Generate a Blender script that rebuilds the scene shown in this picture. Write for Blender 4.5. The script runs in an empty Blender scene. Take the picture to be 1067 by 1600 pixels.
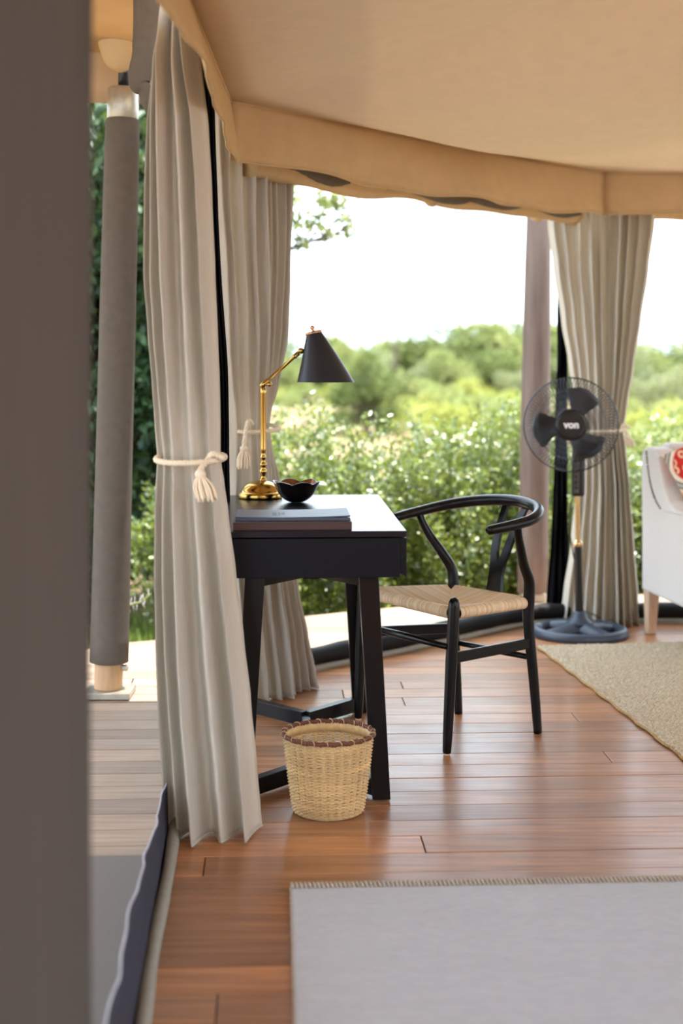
import bpy, math, random
import numpy as np
from mathutils import Vector, Matrix
PI = math.pi
S = bpy.context.scene
COL = S.collection

# ------------------------------------------------------------------ camera, sky, sun, exposure
H = 1.225
F = 2222.0                      # focal length in pixels of the 1067x1600 frame
cd = bpy.data.cameras.new('camera'); cam = bpy.data.objects.new('camera', cd); COL.objects.link(cam)
cam.location = (0, 0, H); cam.rotation_euler = (PI/2, 0, 0)
cd.sensor_fit = 'VERTICAL'; cd.sensor_height = 36; cd.lens = 50.0
cd.shift_y = -240/1600.0
cd.clip_start = 0.02; cd.clip_end = 500
cd.dof.use_dof = True; cd.dof.focus_distance = 4.25; cd.dof.aperture_fstop = 2.0
S.camera = cam

w = bpy.data.worlds.new('sky'); S.world = w; w.use_nodes = True
bg = w.node_tree.nodes['Background']
bg.inputs[0].default_value = (0.74, 0.87, 1.0, 1); bg.inputs[1].default_value = 2.0

sd = bpy.data.lights.new('sun', 'SUN'); sun = bpy.data.objects.new('sun', sd); COL.objects.link(sun)
sd.energy = 6.0; sd.color = (1.0, 0.95, 0.86); sd.angle = math.radians(0.6)
sun.rotation_euler = Vector((0.14, 0.06, 0.98)).to_track_quat('Z', 'Y').to_euler()
sun.location = (-3, 3, 20)

S.view_settings.view_transform = 'Standard'; S.view_settings.look = 'None'
S.view_settings.gamma = 1; S.view_settings.use_curve_mapping = False
S.view_settings.exposure = 1.2
S.cycles.use_denoising = True
S.cycles.max_bounces = 10; S.cycles.diffuse_bounces = 6; S.cycles.glossy_bounces = 4
S.cycles.transmission_bounces = 6; S.cycles.transparent_max_bounces = 8
S.cycles.sample_clamp_indirect = 8

def P(x, y, Y):                 # a pixel of the photograph at depth Y -> world
    return Vector(((x-533.5)/F*Y, Y, H-(y-560)/F*Y))
def PF(x, y):                   # a pixel on the floor
    Y = F*H/(y-560); return Vector(((x-533.5)/F*Y, Y, 0))

# ------------------------------------------------------------------ materials
def lin(r, g, b):
    f = lambda c: (c/255/12.92) if c/255 <= 0.04045 else ((c/255+0.055)/1.055)**2.4
    return (f(r), f(g), f(b), 1)
class NT:
    def __init__(s, name):
        s.m = bpy.data.materials.new(name); s.m.use_nodes = True
        s.t = s.m.node_tree; s.b = s.t.nodes['Principled BSDF']; s.out = s.t.nodes['Material Output']
    def n(s, typ, **kw):
        x = s.t.nodes.new(typ)
        for k, v in kw.items(): setattr(x, k, v)
        return x
    def l(s, a, b): s.t.links.new(a, b)
    def noise(s, scale, detail=3, rough=0.5, stretch=None, coord='Object'):
        tc = s.n('ShaderNodeTexCoord'); no = s.n('ShaderNodeTexNoise')
        no.inputs['Scale'].default_value = scale; no.inputs['Detail'].default_value = detail; no.inputs['Roughness'].default_value = rough
        if stretch:
            mp = s.n('ShaderNodeMapping'); mp.inputs['Scale'].default_value = stretch
            s.l(tc.outputs[coord], mp.inputs[0]); s.l(mp.outputs[0], no.inputs[0])
        else: s.l(tc.outputs[coord], no.inputs[0])
        return no.outputs[0]
    def ramp(s, fac, stops):
        r = s.n('ShaderNodeValToRGB'); e = r.color_ramp.elements
        while len(e) < len(stops): e.new(0.5)
        for i, (p, c) in enumerate(stops): e[i].position = p; e[i].color = c
        s.l(fac, r.inputs[0]); return r.outputs[0]
    def mix(s, fac, a, b, mode='MIX'):
        m = s.n('ShaderNodeMix', data_type='RGBA', blend_type=mode)
        for sock, v in ((m.inputs[0], fac), (m.inputs[6], a), (m.inputs[7], b)):
            if isinstance(v, (float, int, tuple)): sock.default_value = v
            else: s.l(v, sock)
        return m.outputs[2]
    def math(s, op, a, b=0.0):
        m = s.n('ShaderNodeMath', operation=op)
        for i, v in enumerate((a, b)):
            if isinstance(v, (float, int)): m.inputs[i].default_value = v
            else: s.l(v, m.inputs[i])
        return m.outputs[0]
    def bump(s, h, strength=0.3, dist=0.002, target=None):
        b = s.n('ShaderNodeBump'); b.inputs['Strength'].default_value = strength; b.inputs['Distance'].default_value = dist
        s.l(h, b.inputs['Height']); s.l(b.outputs[0], (target or s.b).inputs['Normal']); return b.outputs[0]

def plain(name, col, rough=0.5, metal=0.0, coat=0.0, var=0.12, nscale=25, bump=0.0, stretch=None, spec=0.5):
    k = NT(name); no = k.noise(nscale, 4, 0.6, stretch)
    c2 = tuple(max(0, c*(1-var)) for c in col[:3])+(1,); c1 = tuple(min(1, c*(1+var)) for c in col[:3])+(1,)
    k.l(k.ramp(no, [(0.3, c2), (0.7, c1)]), k.b.inputs['Base Color'])
    k.b.inputs['Roughness'].default_value = rough; k.b.inputs['Metallic'].default_value = metal
    k.b.inputs['Coat Weight'].default_value = coat; k.b.inputs['Specular IOR Level'].default_value = spec
    if bump: k.bump(no, bump, 0.002)
    return k.m

def cloth(name, col, trans=0.35, tcol=None, weave=900, var=0.10, slub=(1, 1, 1), slubscale=40, bump=0.25, wrinkle=0.0):
    k = NT(name)
    no = k.noise(slubscale, 4, 0.6, slub)
    c2 = tuple(c*(1-var) for c in col[:3])+(1,); c1 = tuple(min(1, c*(1+var)) for c in col[:3])+(1,)
    c = k.ramp(no, [(0.3, c2), (0.7, c1)])
    fine = k.noise(weave, 2, 0.5)
    hgt = k.math('ADD', k.math('MULTIPLY', fine, 0.3), no)
    if wrinkle:
        hgt = k.math('ADD', hgt, k.math('MULTIPLY', k.noise(5, 3, 0.5), wrinkle))
    bp = k.n('ShaderNodeBump'); bp.inputs['Strength'].default_value = bump; bp.inputs['Distance'].default_value = 0.003; k.l(hgt, bp.inputs['Height'])
    d = k.n('ShaderNodeBsdfDiffuse'); t = k.n('ShaderNodeBsdfTranslucent'); mx = k.n('ShaderNodeMixShader')
    k.l(c, d.inputs[0]); k.l(bp.outputs[0], d.inputs['Normal'])
    if tcol: t.inputs[0].default_value = tcol
    else: k.l(c, t.inputs[0])
    mx.inputs[0].default_value = trans
    k.l(d.outputs[0], mx.inputs[1]); k.l(t.outputs[0], mx.inputs[2]); k.l(mx.outputs[0], k.out.inputs[0])
    return k.m

def leafmat(name, dark, light, rough=0.35, trans=0.3, spec=0.5):
    k = NT(name); g = k.n('ShaderNodeNewGeometry')
    mid = tuple((a+b)/2 for a, b in zip(dark, light))
    c = k.ramp(g.outputs['Random Per Island'], [(0.0, dark), (0.55, mid), (1.0, light)])
    k.l(c, k.b.inputs['Base Color']); k.b.inputs['Roughness'].default_value = rough; k.b.inputs['Specular IOR Level'].default_value = spec
    t = k.n('ShaderNodeBsdfTranslucent'); mx = k.n('ShaderNodeMixShader')
    k.l(k.mix(0.5, c, (0.30, 0.34, 0.06, 1)), t.inputs[0])
    mx.inputs[0].default_value = trans; k.l(k.b.outputs[0], mx.inputs[1]); k.l(t.outputs[0], mx.inputs[2]); k.l(mx.outputs[0], k.out.inputs[0])
    return k.m

def woodplank(name, dark, light, rough, coat):
    k = NT(name); oi = k.n('ShaderNodeObjectInfo')
    tc = k.n('ShaderNodeTexCoord'); vm = k.n('ShaderNodeVectorMath', operation='ADD'); cm = k.n('ShaderNodeVectorMath', operation='SCALE')
    cx = k.n('ShaderNodeCombineXYZ'); k.l(oi.outputs['Random'], cx.inputs[0]); k.l(oi.outputs['Random'], cx.inputs[1])
    k.l(cx.outputs[0], cm.inputs[0]); cm.inputs['Scale'].default_value = 37.0
    mp = k.n('ShaderNodeMapping'); mp.inputs['Scale'].default_value = (1.2, 22, 6); mp.inputs['Rotation'].default_value = (0, 0, -0.05)
    k.l(tc.outputs['Object'], mp.inputs[0]); k.l(mp.outputs[0], vm.inputs[0]); k.l(cm.outputs[0], vm.inputs[1])
    g = k.n('ShaderNodeTexNoise'); g.inputs['Scale'].default_value = 2.2; g.inputs['Detail'].default_value = 6; g.inputs['Roughness'].default_value = 0.62
    k.l(vm.outputs[0], g.inputs[0])
    base = k.ramp(g.outputs[0], [(0.28, dark), (0.72, light)])
    tint = k.ramp(oi.outputs['Random'], [(0, (0.72, 0.70, 0.70, 1)), (0.5, (1, 1, 1, 1)), (1, (1.25, 1.2, 1.12, 1))])
    c = k.mix(1.0, base, tint, 'MULTIPLY')
    wear = k.ramp(k.noise(1.6, 5, 0.65), [(0.52, (0, 0, 0, 1)), (0.75, (1, 1, 1, 1))])
    c = k.mix(k.math('MULTIPLY', wear, 0.25), c, tuple(min(1, 1.7*x) for x in light[:3])+(1,))
    k.l(c, k.b.inputs['Base Color'])
    rr = k.ramp(k.noise(2.5, 4, 0.6), [(0.3, (rough-0.08,)*3+(1,)), (0.7, (rough+0.12,)*3+(1,))])
    k.l(rr, k.b.inputs['Roughness']); k.b.inputs['Coat Weight'].default_value = coat; k.b.inputs['Coat Roughness'].default_value = 0.2
    k.bump(g.outputs[0], 0.25, 0.0015)
    return k.m

M = {}
M['plank'] = woodplank('varnished_floorboard', lin(122, 80, 50), lin(186, 132, 88), 0.34, 0.22)
M['deck'] = woodplank('weathered_deck', lin(136, 114, 96), lin(166, 146, 128), 0.5, 0.0)
M['sub'] = plain('dark_underfloor', lin(40, 24, 16), 0.8)
M['canvas'] = cloth('tan_roof_canvas', lin(236, 223, 202), 0.10, lin(226, 212, 186), slubscale=14, var=0.03, bump=0.25, wrinkle=0.6)
M['valance'] = cloth('tan_valance_canvas', lin(206, 178, 138), 0.15, lin(212, 182, 136), slubscale=14, var=0.05, bump=0.3, wrinkle=0.8)
M['fly'] = cloth('tan_fly_canvas', lin(206, 178, 142), 0.22, lin(212, 176, 128), slubscale=10, var=0.05)
M['grey_canvas'] = cloth('grey_canvas', lin(112, 104, 96), 0.12, slubscale=30, var=0.08, wrinkle=0.6)
M['wall_canvas'] = cloth('grey_wall_canvas', lin(92, 87, 83), 0.06, slubscale=4, slub=(1, 6, 0.2), var=0.08)
M['linen'] = cloth('oatmeal_linen', lin(212, 206, 195), 0.30, lin(222, 210, 186), slubscale=60, slub=(3, 3, 0.25), var=0.08, bump=0.25)
M['rope'] = plain('cotton_rope', lin(226, 212, 188), 0.9, var=0.1, nscale=200, bump=0.3)
M['tassel'] = plain('cotton_tassel', lin(236, 220, 194), 0.9, var=0.12, nscale=120, stretch=(8, 8, 0.4), bump=0.5)
M['black'] = plain('black_lacquered_wood', lin(6, 6, 9), 0.28, var=0.2, nscale=8, stretch=(1, 12, 12), spec=0.28)
M['desk_body'] = plain('black_stained_desk', lin(8, 9, 18), 0.45, var=0.15, nscale=10, stretch=(1, 10, 10), spec=0.2)
M['desk_top'] = plain('black_satin_desktop', lin(12, 13, 26), 0.27, var=0.2, nscale=6, stretch=(10, 1, 1), spec=0.35)
M['cord'] = plain('paper_cord', lin(226, 206, 176), 0.75, var=0.14, nscale=220, bump=0.2)
k = NT('woven_cord'); g_ = k.n('ShaderNodeNewGeometry'); k.l(k.ramp(g_.outputs['Random Per Island'], [(0.0, lin(204, 178, 142)), (0.5, lin(220, 198, 164)), (1.0, lin(234, 214, 184))]), k.b.inputs['Base Color']); k.b.inputs['Roughness'].default_value = 0.7; M['cord'] = k.m
M['brass'] = plain('polished_brass', lin(180, 146, 78), 0.20, metal=1.0, var=0.08)
M['copper'] = plain('copper_cap', lin(196, 148, 118), 0.3, metal=1.0)
M['shade'] = plain('black_shade_paint', lin(20, 23, 34), 0.42, var=0.1)
M['shade_in'] = plain('shade_lining', lin(190, 160, 110), 0.5)
M['bowl'] = plain('black_glazed_bowl', lin(10, 8, 9), 0.08, coat=0.6)
M['bowl_in'] = plain('gold_glaze', lin(120, 76, 42), 0.2, metal=0.6, var=0.5, nscale=40)
M['folder_b'] = plain('brown_leather_folder', lin(70, 44, 38), 0.45, nscale=300, bump=0.25)
M['folder_g'] = plain('blue_grey_leather_folder', lin(66, 76, 96), 0.40, nscale=300, bump=0.25)
M['deboss'] = plain('debossed_leather', lin(58, 66, 84), 0.5)
M['paper'] = plain('paper_edges', lin(200, 195, 188), 0.8)
M['cane'] = plain('split_cane', lin(216, 184, 132), 0.55, var=0.30, nscale=9, stretch=(0.5, 0.5, 7))
M['cane_in'] = plain('split_cane_stake', lin(206, 172, 120), 0.55, var=0.15, nscale=60)
M['cane_rim'] = plain('dark_cane_rim', lin(98, 52, 34), 0.5, var=0.25, nscale=120, bump=0.3)
M['plastic'] = plain('black_plastic', lin(11, 11, 13), 0.28, var=0.1)
M['blade'] = plain('smoked_blade_plastic', lin(10, 11, 15), 0.24, var=0.1)
M['base_pl'] = plain('dark_blue_grey_plastic', lin(52, 62, 78), 0.42, var=0.1)
M['wire'] = plain('chromed_wire', lin(84, 88, 94), 0.25, metal=0.9)
M['wire_rim'] = plain('dark_rim_wire', lin(60, 64, 70), 0.25, metal=0.7)
M['steel'] = plain('gold_steel_tube', lin(214, 186, 140), 0.16, metal=1.0)
M['galv'] = plain('galvanised_steel', lin(176, 170, 156), 0.42, metal=0.8, var=0.2, nscale=18)
M['white'] = plain('white_print', lin(235, 235, 235), 0.5, var=0.02)
M['pole'] = plain('round_timber_pole', lin(112, 92, 82), 0.6, var=0.25, nscale=7, stretch=(6, 6, 0.5), bump=0.4)
M['timber'] = plain('timber_foot', lin(186, 150, 112), 0.6, var=0.15, nscale=12, stretch=(5, 5, 0.7))
M['blackcanvas'] = plain('black_canvas_roll', lin(12, 11, 13), 0.6, var=0.3, nscale=14, bump=0.4, spec=0.2)
M['net'] = cloth('black_net_cloth', lin(20, 19, 22), 0.05, slubscale=40, var=0.2)
M['tube'] = cloth('olive_grey_canvas_tube', lin(150, 148, 140), 0.05, slubscale=40, var=0.08, wrinkle=0.5)
M['skirt'] = cloth('slate_canvas_skirt', lin(74, 74, 84), 0.15, slubscale=40, var=0.1)
M['hem'] = plain('pale_hem_tape', lin(170, 172, 184), 0.8)
M['mat'] = plain('grey_doormat', lin(120, 116, 112), 0.95, var=0.12, nscale=260, bump=0.8)
M['upholstery'] = cloth('pale_linen_upholstery', lin(212, 208, 204), 0.0, slubscale=200, var=0.04)
M['nail'] = plain('antique_nailhead', lin(70, 58, 50), 0.3, metal=0.8)
M['oak'] = plain('pale_oak_leg', lin(206, 176, 148), 0.5, var=0.15, nscale=20, stretch=(4, 4, 0.6))
M['bark'] = plain('bark', lin(104, 92, 78), 0.9, var=0.3, nscale=12, bump=0.6)
M['stem'] = plain('green_stem', lin(110, 116, 70), 0.7, var=0.2)
M['leaf_shrub'] = leafmat('glossy_shrub_leaf', lin(38, 70, 36), lin(150, 164, 52), 0.36, 0.30, 1.0)
for n_ in M['leaf_shrub'].node_tree.nodes:
    if n_.type == 'BSDF_PRINCIPLED': n_.inputs['Coat Weight'].default_value = 0.8; n_.inputs['Coat Roughness'].default_value = 0.3
M['leaf_dark'] = leafmat('dark_tree_leaf', lin(28, 52, 36), lin(70, 96, 60), 0.45, 0.15, 0.3)
M['leaf_far'] = leafmat('hazed_savanna_leaf', lin(112, 126, 74), lin(176, 180, 120), 0.7, 0.18, 0.2)  # far foliage paled and desaturated, distance haze put into the leaf colour
M['leaf_far2'] = leafmat('grey_green_tree_leaf', lin(118, 128, 92), lin(168, 172, 130), 0.7, 0.14, 0.2)
M['leaf_far3'] = leafmat('darker_tree_leaf', lin(76, 92, 54), lin(132, 142, 84), 0.7, 0.14, 0.2)
M['leaf_yel'] = leafmat('yellow_green_shrub_leaf', lin(132, 142, 66), lin(190, 190, 108), 0.6, 0.2, 0.2)

def rugmat(name, a, b, sc, stretch, bump, dist):
    k = NT(name); no = k.noise(sc, 4, 0.65, stretch); big = k.noise(3, 3, 0.5, (1, 6, 1))
    c = k.ramp(no, [(0.3, a), (0.7, b)])
    c = k.mix(k.math('MULTIPLY', big, 0.30), c, tuple(x*0.72 for x in a[:3])+(1,))
    k.l(c, k.b.inputs['Base Color']); k.b.inputs['Roughness'].default_value = 0.95; k.b.inputs['Specular IOR Level'].default_value = 0.15
    k.bump(no, bump, dist); return k.m
M['wool'] = rugmat('cream_flatweave_wool', lin(170, 174, 182), lin(192, 195, 202), 120, (0.25, 2.2, 1), 0.5, 0.003)
M['wool_edge'] = rugmat('beige_whipped_edge', lin(164, 154, 142), lin(196, 186, 172), 160, (2, 0.5, 1), 0.6, 0.003)
M['jute'] = rugmat('looped_jute', lin(178, 162, 134), lin(244, 234, 212), 75, (1, 1, 1), 1.0, 0.012)
M['jute_edge'] = plain('braided_jute_edge', lin(176, 142, 94), 0.9, var=0.35, nscale=120, bump=0.8)

def groundmat():
    k = NT('dry_savanna_ground')
    a = k.ramp(k.noise(0.09, 4, 0.55), [(0.34, lin(64, 76, 38)), (0.44, lin(98, 98, 56)), (0.50, lin(158, 132, 108)), (0.75, lin(146, 122, 98))])
    c = k.mix(0.35, a, k.ramp(k.noise(7, 3, 0.6), [(0.3, lin(62, 74, 38)), (0.7, lin(124, 112, 74))]))
    k.l(c, k.b.inputs['Base Color']); k.b.inputs['Roughness'].default_value = 1; k.b.inputs['Specular IOR Level'].default_value = 0.1; return k.m
M['ground'] = groundmat()
M['grass'] = leafmat('lawn_blade', lin(80, 110, 50), lin(150, 170, 84), 0.6, 0.3, 0.3)
def pillowmat():
    k = NT('embroidered_pillow')
    tc = k.n('ShaderNodeTexCoord'); sx = k.n('ShaderNodeSeparateXYZ'); k.l(tc.outputs['Object'], sx.inputs[0])
    # large flower rosette in the upper corner, ring of teal stitching, cream field
    vd = k.n('ShaderNodeVectorMath', operation='DISTANCE'); k.l(tc.outputs['Object'], vd.inputs[0]); vd.inputs[1].default_value = (-0.10, 0, 0.115)
    r = k.math('MULTIPLY', vd.outputs['Value'], 1.5)
    ring = k.ramp(r, [(0.0, lin(214, 40, 90)), (0.05, lin(206, 44, 40)), (0.12, lin(198, 40, 34)), (0.128, lin(236, 226, 206)), (0.142, lin(236, 226, 206)), (0.146, lin(58, 78, 84)), (0.160, lin(206, 200, 186)), (0.172, lin(60, 80, 86)), (0.18, lin(236, 226, 206)), (0.21, lin(232, 150, 70)), (0.24, lin(236, 226, 206))])
    v = k.n('ShaderNodeTexVoronoi', feature='F1'); v.inputs['Scale'].default_value = 22; k.l(tc.outputs['Object'], v.inputs[0])
    petal = k.ramp(v.outputs['Distance'], [(0.30, (0, 0, 0, 1)), (0.36, (1, 1, 1, 1)), (0.44, (1, 1, 1, 1)), (0.5, (0, 0, 0, 1))])
    inside = k.math('LESS_THAN', r, 0.118)
    c = k.mix(k.math('MULTIPLY', petal, k.math('MULTIPLY', inside, 0.85)), ring, lin(240, 214, 176))
    k.l(c, k.b.inputs['Base Color']); k.b.inputs['Roughness'].default_value = 0.9
    k.bump(k.noise(300, 2), 0.3, 0.002); return k.m
M['pillow'] = pillowmat()

# ------------------------------------------------------------------ mesh helpers
class MB:
    def __init__(s): s.v = []; s.f = []
    def add(s, vs, fs):
        o = len(s.v); s.v += [tuple(v) for v in vs]; s.f += [tuple(i+o for i in f) for f in fs]; return s
    def box(s, c, size, rot=None):
        c = Vector(c); hx, hy, hz = [d/2 for d in size]
        vs = [Vector((x*hx, y*hy, z*hz)) for z in (-1, 1) for y in (-1, 1) for x in (-1, 1)]
        if rot is not None: vs = [rot @ v for v in vs]
        return s.add([c+v for v in vs], [(0, 2, 3, 1), (4, 5, 7, 6), (0, 1, 5, 4), (2, 6, 7, 3), (0, 4, 6, 2), (1, 3, 7, 5)])
    def beam(s, a, b, wx, wy, up=(0, 0, 1)):      # rectangular bar between two points
        a = Vector(a); b = Vector(b); d = (b-a).normalized(); u = Vector(up)
        sd_ = d.cross(u)
        if sd_.length < 1e-4: sd_ = Vector((1, 0, 0))
        sd_.normalize(); u2 = sd_.cross(d).normalized()
        vs = []
        for p in (a, b):
            for sx, sy in ((-1, -1), (1, -1), (1, 1), (-1, 1)): vs.append(p+sd_*sx*wx/2+u2*sy*wy/2)
        return s.add(vs, [(3, 2, 1, 0), (4, 5, 6, 7), (0, 1, 5, 4), (1, 2, 6, 5), (2, 3, 7, 6), (3, 0, 4, 7)])
    def sweep(s, pts, rad, n=12, closed=False, cap=True, flat=1.0, up=None):
        pts = [Vector(p) for p in pts]; m = len(pts)
        if not isinstance(rad, (list, tuple)): rad = [rad]*m
        tang = []
        for i in range(m):
            if closed: t = pts[(i+1) % m]-pts[i-1]
            else: t = pts[min(i+1, m-1)]-pts[max(i-1, 0)]
            tang.append(t.normalized() if t.length > 1e-9 else Vector((0, 0, 1)))
        ref = Vector(up) if up else (Vector((0, 0, 1)) if abs(tang[0].z) < 0.9 else Vector((1, 0, 0)))
        a = (ref-tang[0]*ref.dot(tang[0])).normalized(); vs = []
        for i in range(m):
            if up: ref = Vector(up); a = ref-tang[i]*ref.dot(tang[i])
            else: a = a-tang[i]*a.dot(tang[i])
            a.normalize(); b = tang[i].cross(a)
            for k in range(n):
                th = 2*PI*k/n; vs.append(pts[i]+(a*math.cos(th)*flat+b*math.sin(th))*rad[i])
        fs = []
        for i in range(m if closed else m-1):
            j = (i+1) % m
            for k in range(n): fs.append((i*n+k, i*n+(k+1) % n, j*n+(k+1) % n, j*n+k))
        if cap and not closed: fs += [tuple(range(n))[::-1], tuple((m-1)*n+k for k in range(n))]
        return s.add(vs, fs)
    def lathe(s, prof, c=(0, 0, 0), n=32, rot=None, sx=1, sy=1, closed_top=False):
        c = Vector(c); vs = []; fs = []
        for r, z in prof:
            for k in range(n):
                th = 2*PI*k/n; v = Vector((r*math.cos(th)*sx, r*math.sin(th)*sy, z))
                if rot is not None: v = rot @ v
                vs.append(c+v)
        for i in range(len(prof)-1):
            for k in range(n): fs.append((i*n+k, i*n+(k+1) % n, (i+1)*n+(k+1) % n, (i+1)*n+k))
        if prof[0][0] > 1e-5: fs.append(tuple(range(n))[::-1])
        if prof[-1][0] > 1e-5: fs.append(tuple((len(prof)-1)*n+k for k in range(n)))
        return s.add(vs, fs)
    def grid(s, fn, nu, nv, close_u=False):
        vs = [fn(i/(nu-(0 if close_u else 1)), j/(nv-1)) for j in range(nv) for i in range(nu)]
        fs = []
        for j in range(nv-1):
            for i in range(nu if close_u else nu-1):
                k = (i+1) % nu; fs.append((j*nu+i, j*nu+k, (j+1)*nu+k, (j+1)*nu+i))
        return s.add(vs, fs)
    def prism(s, poly, z0, z1):
        n = len(poly)
        return s.add([(p[0], p[1], z0) for p in poly]+[(p[0], p[1], z1) for p in poly],
                     [tuple(range(n))[::-1], tuple(range(n, 2*n))]+[(i, (i+1) % n, n+(i+1) % n, n+i) for i in range(n)])

def link(name, mesh, parent=None, loc=(0, 0, 0)):
    o = bpy.data.objects.new(name, mesh); COL.objects.link(o)
    o.location = loc
    if parent is not None: o.parent = parent
    return o
def wloc(o):
    p = Vector((0, 0, 0))
    while o is not None: p = p+o.location; o = o.parent
    return p
def obj(name, mb, mat, parent=None, smooth=False, origin=None, bevel=0.0, solid=0.0, sub=0, label=None, stuff=False, autosmooth=None):
    """link the builder's world-space shape as one mesh object; origin = where its own origin goes"""
    org = Vector(origin) if origin is not None else (wloc(parent) if parent is not None else Vector((0, 0, 0)))
    me = bpy.data.meshes.new(name)
    me.from_pydata([(v[0]-org.x, v[1]-org.y, v[2]-org.z) for v in mb.v], [], mb.f)
    for m in (mat if isinstance(mat, (list, tuple)) else [mat]): me.materials.append(M[m])
    if smooth: me.polygons.foreach_set('use_smooth', [True]*len(me.polygons))
    if autosmooth:
        me.polygons.foreach_set('use_smooth', [True]*len(me.polygons)); me.set_sharp_from_angle(angle=math.radians(autosmooth))
    me.update()
    o = link(name, me, parent, org-(wloc(parent) if parent is not None else Vector((0, 0, 0))))
    if solid:
        md = o.modifiers.new('thickness', 'SOLIDIFY'); md.thickness = solid; md.offset = 0
    if bevel:
        md = o.modifiers.new('edge', 'BEVEL'); md.width = bevel; md.segments = 2; md.limit_method = 'ANGLE'; md.angle_limit = math.radians(40)
    if sub:
        md = o.modifiers.new('smooth', 'SUBSURF'); md.levels = sub; md.render_levels = sub
    if label: o['label'] = label
    if stuff: o['kind'] = 'stuff'
    return o
def tag(o, label, cat=None, group=None, kind=None):
    o['label'] = label
    if cat: o['category'] = cat
    if group: o['group'] = group
    if kind: o['kind'] = kind
    return o
def thing(name, loc, label, cat, group=None, kind=None):
    o = bpy.data.objects.new(name, None); COL.objects.link(o); o.location = loc; o.empty_display_size = 0.1
    return tag(o, label, cat, group, kind)
def lerp(a, b, t): return a+(b-a)*t
def interp(rows, y):
    if y <= rows[0][0]: return rows[0][1:]
    for a, b in zip(rows, rows[1:]):
        if a[0] <= y <= b[0]:
            t = (y-a[0])/(b[0]-a[0]); t2 = t*t*(3-2*t)*0.5+t*0.5
            return [lerp(p, q, t2) for p, q in zip(a[1:], b[1:])]
    return rows[-1][1:]
def catmull(pts, n=8):
    pts = [Vector(p) for p in pts]; out = []
    q = [2*pts[0]-pts[1]]+pts+[2*pts[-1]-pts[-2]]
    for i in range(1, len(q)-2):
        for k in range(n):
            t = k/n; a, b, c, d = q[i-1:i+3]
            out.append(0.5*((2*b)+(c-a)*t+(2*a-5*b+4*c-d)*t*t+(3*b-a-3*c+d)*t**3))
    out.append(pts[-1]); return out
def lin_r(rs, n):               # radii to go with catmull()
    out = []
    for a, b in zip(rs, rs[1:]): out += [lerp(a, b, k/n) for k in range(n)]
    return out+[rs[-1]]

# ------------------------------------------------------------------ the setting: floor and decks, board by board
U = Vector((math.cos(0.05), math.sin(0.05))); V = Vector((-U.y, U.x))
def clip(poly, a, b):           # keep what lies left of a->b
    out = []
    for i in range(len(poly)):
        p, q = poly[i], poly[(i+1) % len(poly)]
        sp = (b[0]-a[0])*(p[1]-a[1])-(b[1]-a[1])*(p[0]-a[0]); sq = (b[0]-a[0])*(q[1]-a[1])-(b[1]-a[1])*(q[0]-a[0])
        if sp >= 0: out.append(p)
        if sp*sq < 0: t = sp/(sp-sq); out.append((p[0]+(q[0]-p[0])*t, p[1]+(q[1]-p[1])*t))
    return out
def boards(parent, poly, pitch, v0, v1, seed, mat, lmin, lmax, gap=0.003, ztop=0.0):
    rnd = random.Random(seed)
    us = [p[0]*U.x+p[1]*U.y for p in poly]; umin, umax = min(us), max(us)
    v = v0
    while v < v1:
        wd = pitch*rnd.uniform(0.94, 1.06); u = umin-rnd.uniform(0, lmax)
        while u < umax:
            L = rnd.uniform(lmin, lmax); c = []
            for (a, b) in ((u+gap/2, v+gap/2), (u+L-gap/2, v+gap/2), (u+L-gap/2, v+wd-gap/2), (u+gap/2, v+wd-gap/2)):
                c.append((U.x*a+V.x*b, U.y*a+V.y*b))
            u += L
            for i in range(len(poly)):
                c = clip(c, poly[i], poly[(i+1) % len(poly)])
                if len(c) < 3: break
            if len(c) < 3: continue
            ar = abs(sum(c[i][0]*c[(i+1) % len(c)][1]-c[(i+1) % len(c)][0]*c[i][1] for i in range(len(c))))/2
            if ar < 0.004: continue
            z = ztop-rnd.uniform(0, 0.0012); org = (sum(p[0] for p in c)/len(c), sum(p[1] for p in c)/len(c), z-0.01)
            m = MB().prism(c, ztop-0.022, z)
            obj('plank', m, mat, parent, origin=org, bevel=0.0012)
        v += wd
WL = lambda Y: -0.425-0.064*(Y-3.58)          # the left wall line on the floor
inside = [(WL(-2.2)-0.03, -2.2), (7.4, -2.2), (7.4, 4.6), (5.6, 6.62), (0.93, 6.62), (WL(5.2)-0.03, 5.2)]
fl = thing('floor', (0, 0, 0), 'reddish brown varnished timber plank floor of the tent', None, kind='structure')
obj('subfloor', MB().prism(inside, -0.12, -0.023), 'sub', fl)
boards(fl, inside, 0.124, -2.7, 6.9, 4, 'plank', 2.2, 4.6)
dk = thing('veranda_deck', (0, 0, 0), 'weathered grey timber deck outside the tent walls', None, kind='structure')
left_deck = [(-3.2, 0.0), (WL(0)-0.034, 0.0), (WL(5.2)-0.034, 5.2), (-0.65, 6.39), (-0.92, 6.145), (-3.2, 5.05)]
back_deck = [(WL(5.2)-0.03, 5.204), (0.93, 6.624), (0.93, 7.39), (-0.22, 6.74), (-0.646, 6.39)]
right_deck = [(0.934, 6.624), (5.6, 6.624), (5.6, 7.42), (0.934, 7.39)]
for i, pl in enumerate((left_deck, back_deck, right_deck)):
    obj('deck_joist', MB().prism(pl, -0.12, -0.023), 'sub', dk)
    boards(dk, pl, 0.124 if i == 0 else 0.135, 0.05 if i != 1 else 4.6, 7.9, 9+i, 'deck', 2.6, 4.2, gap=0.006, ztop=-0.002)

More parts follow.
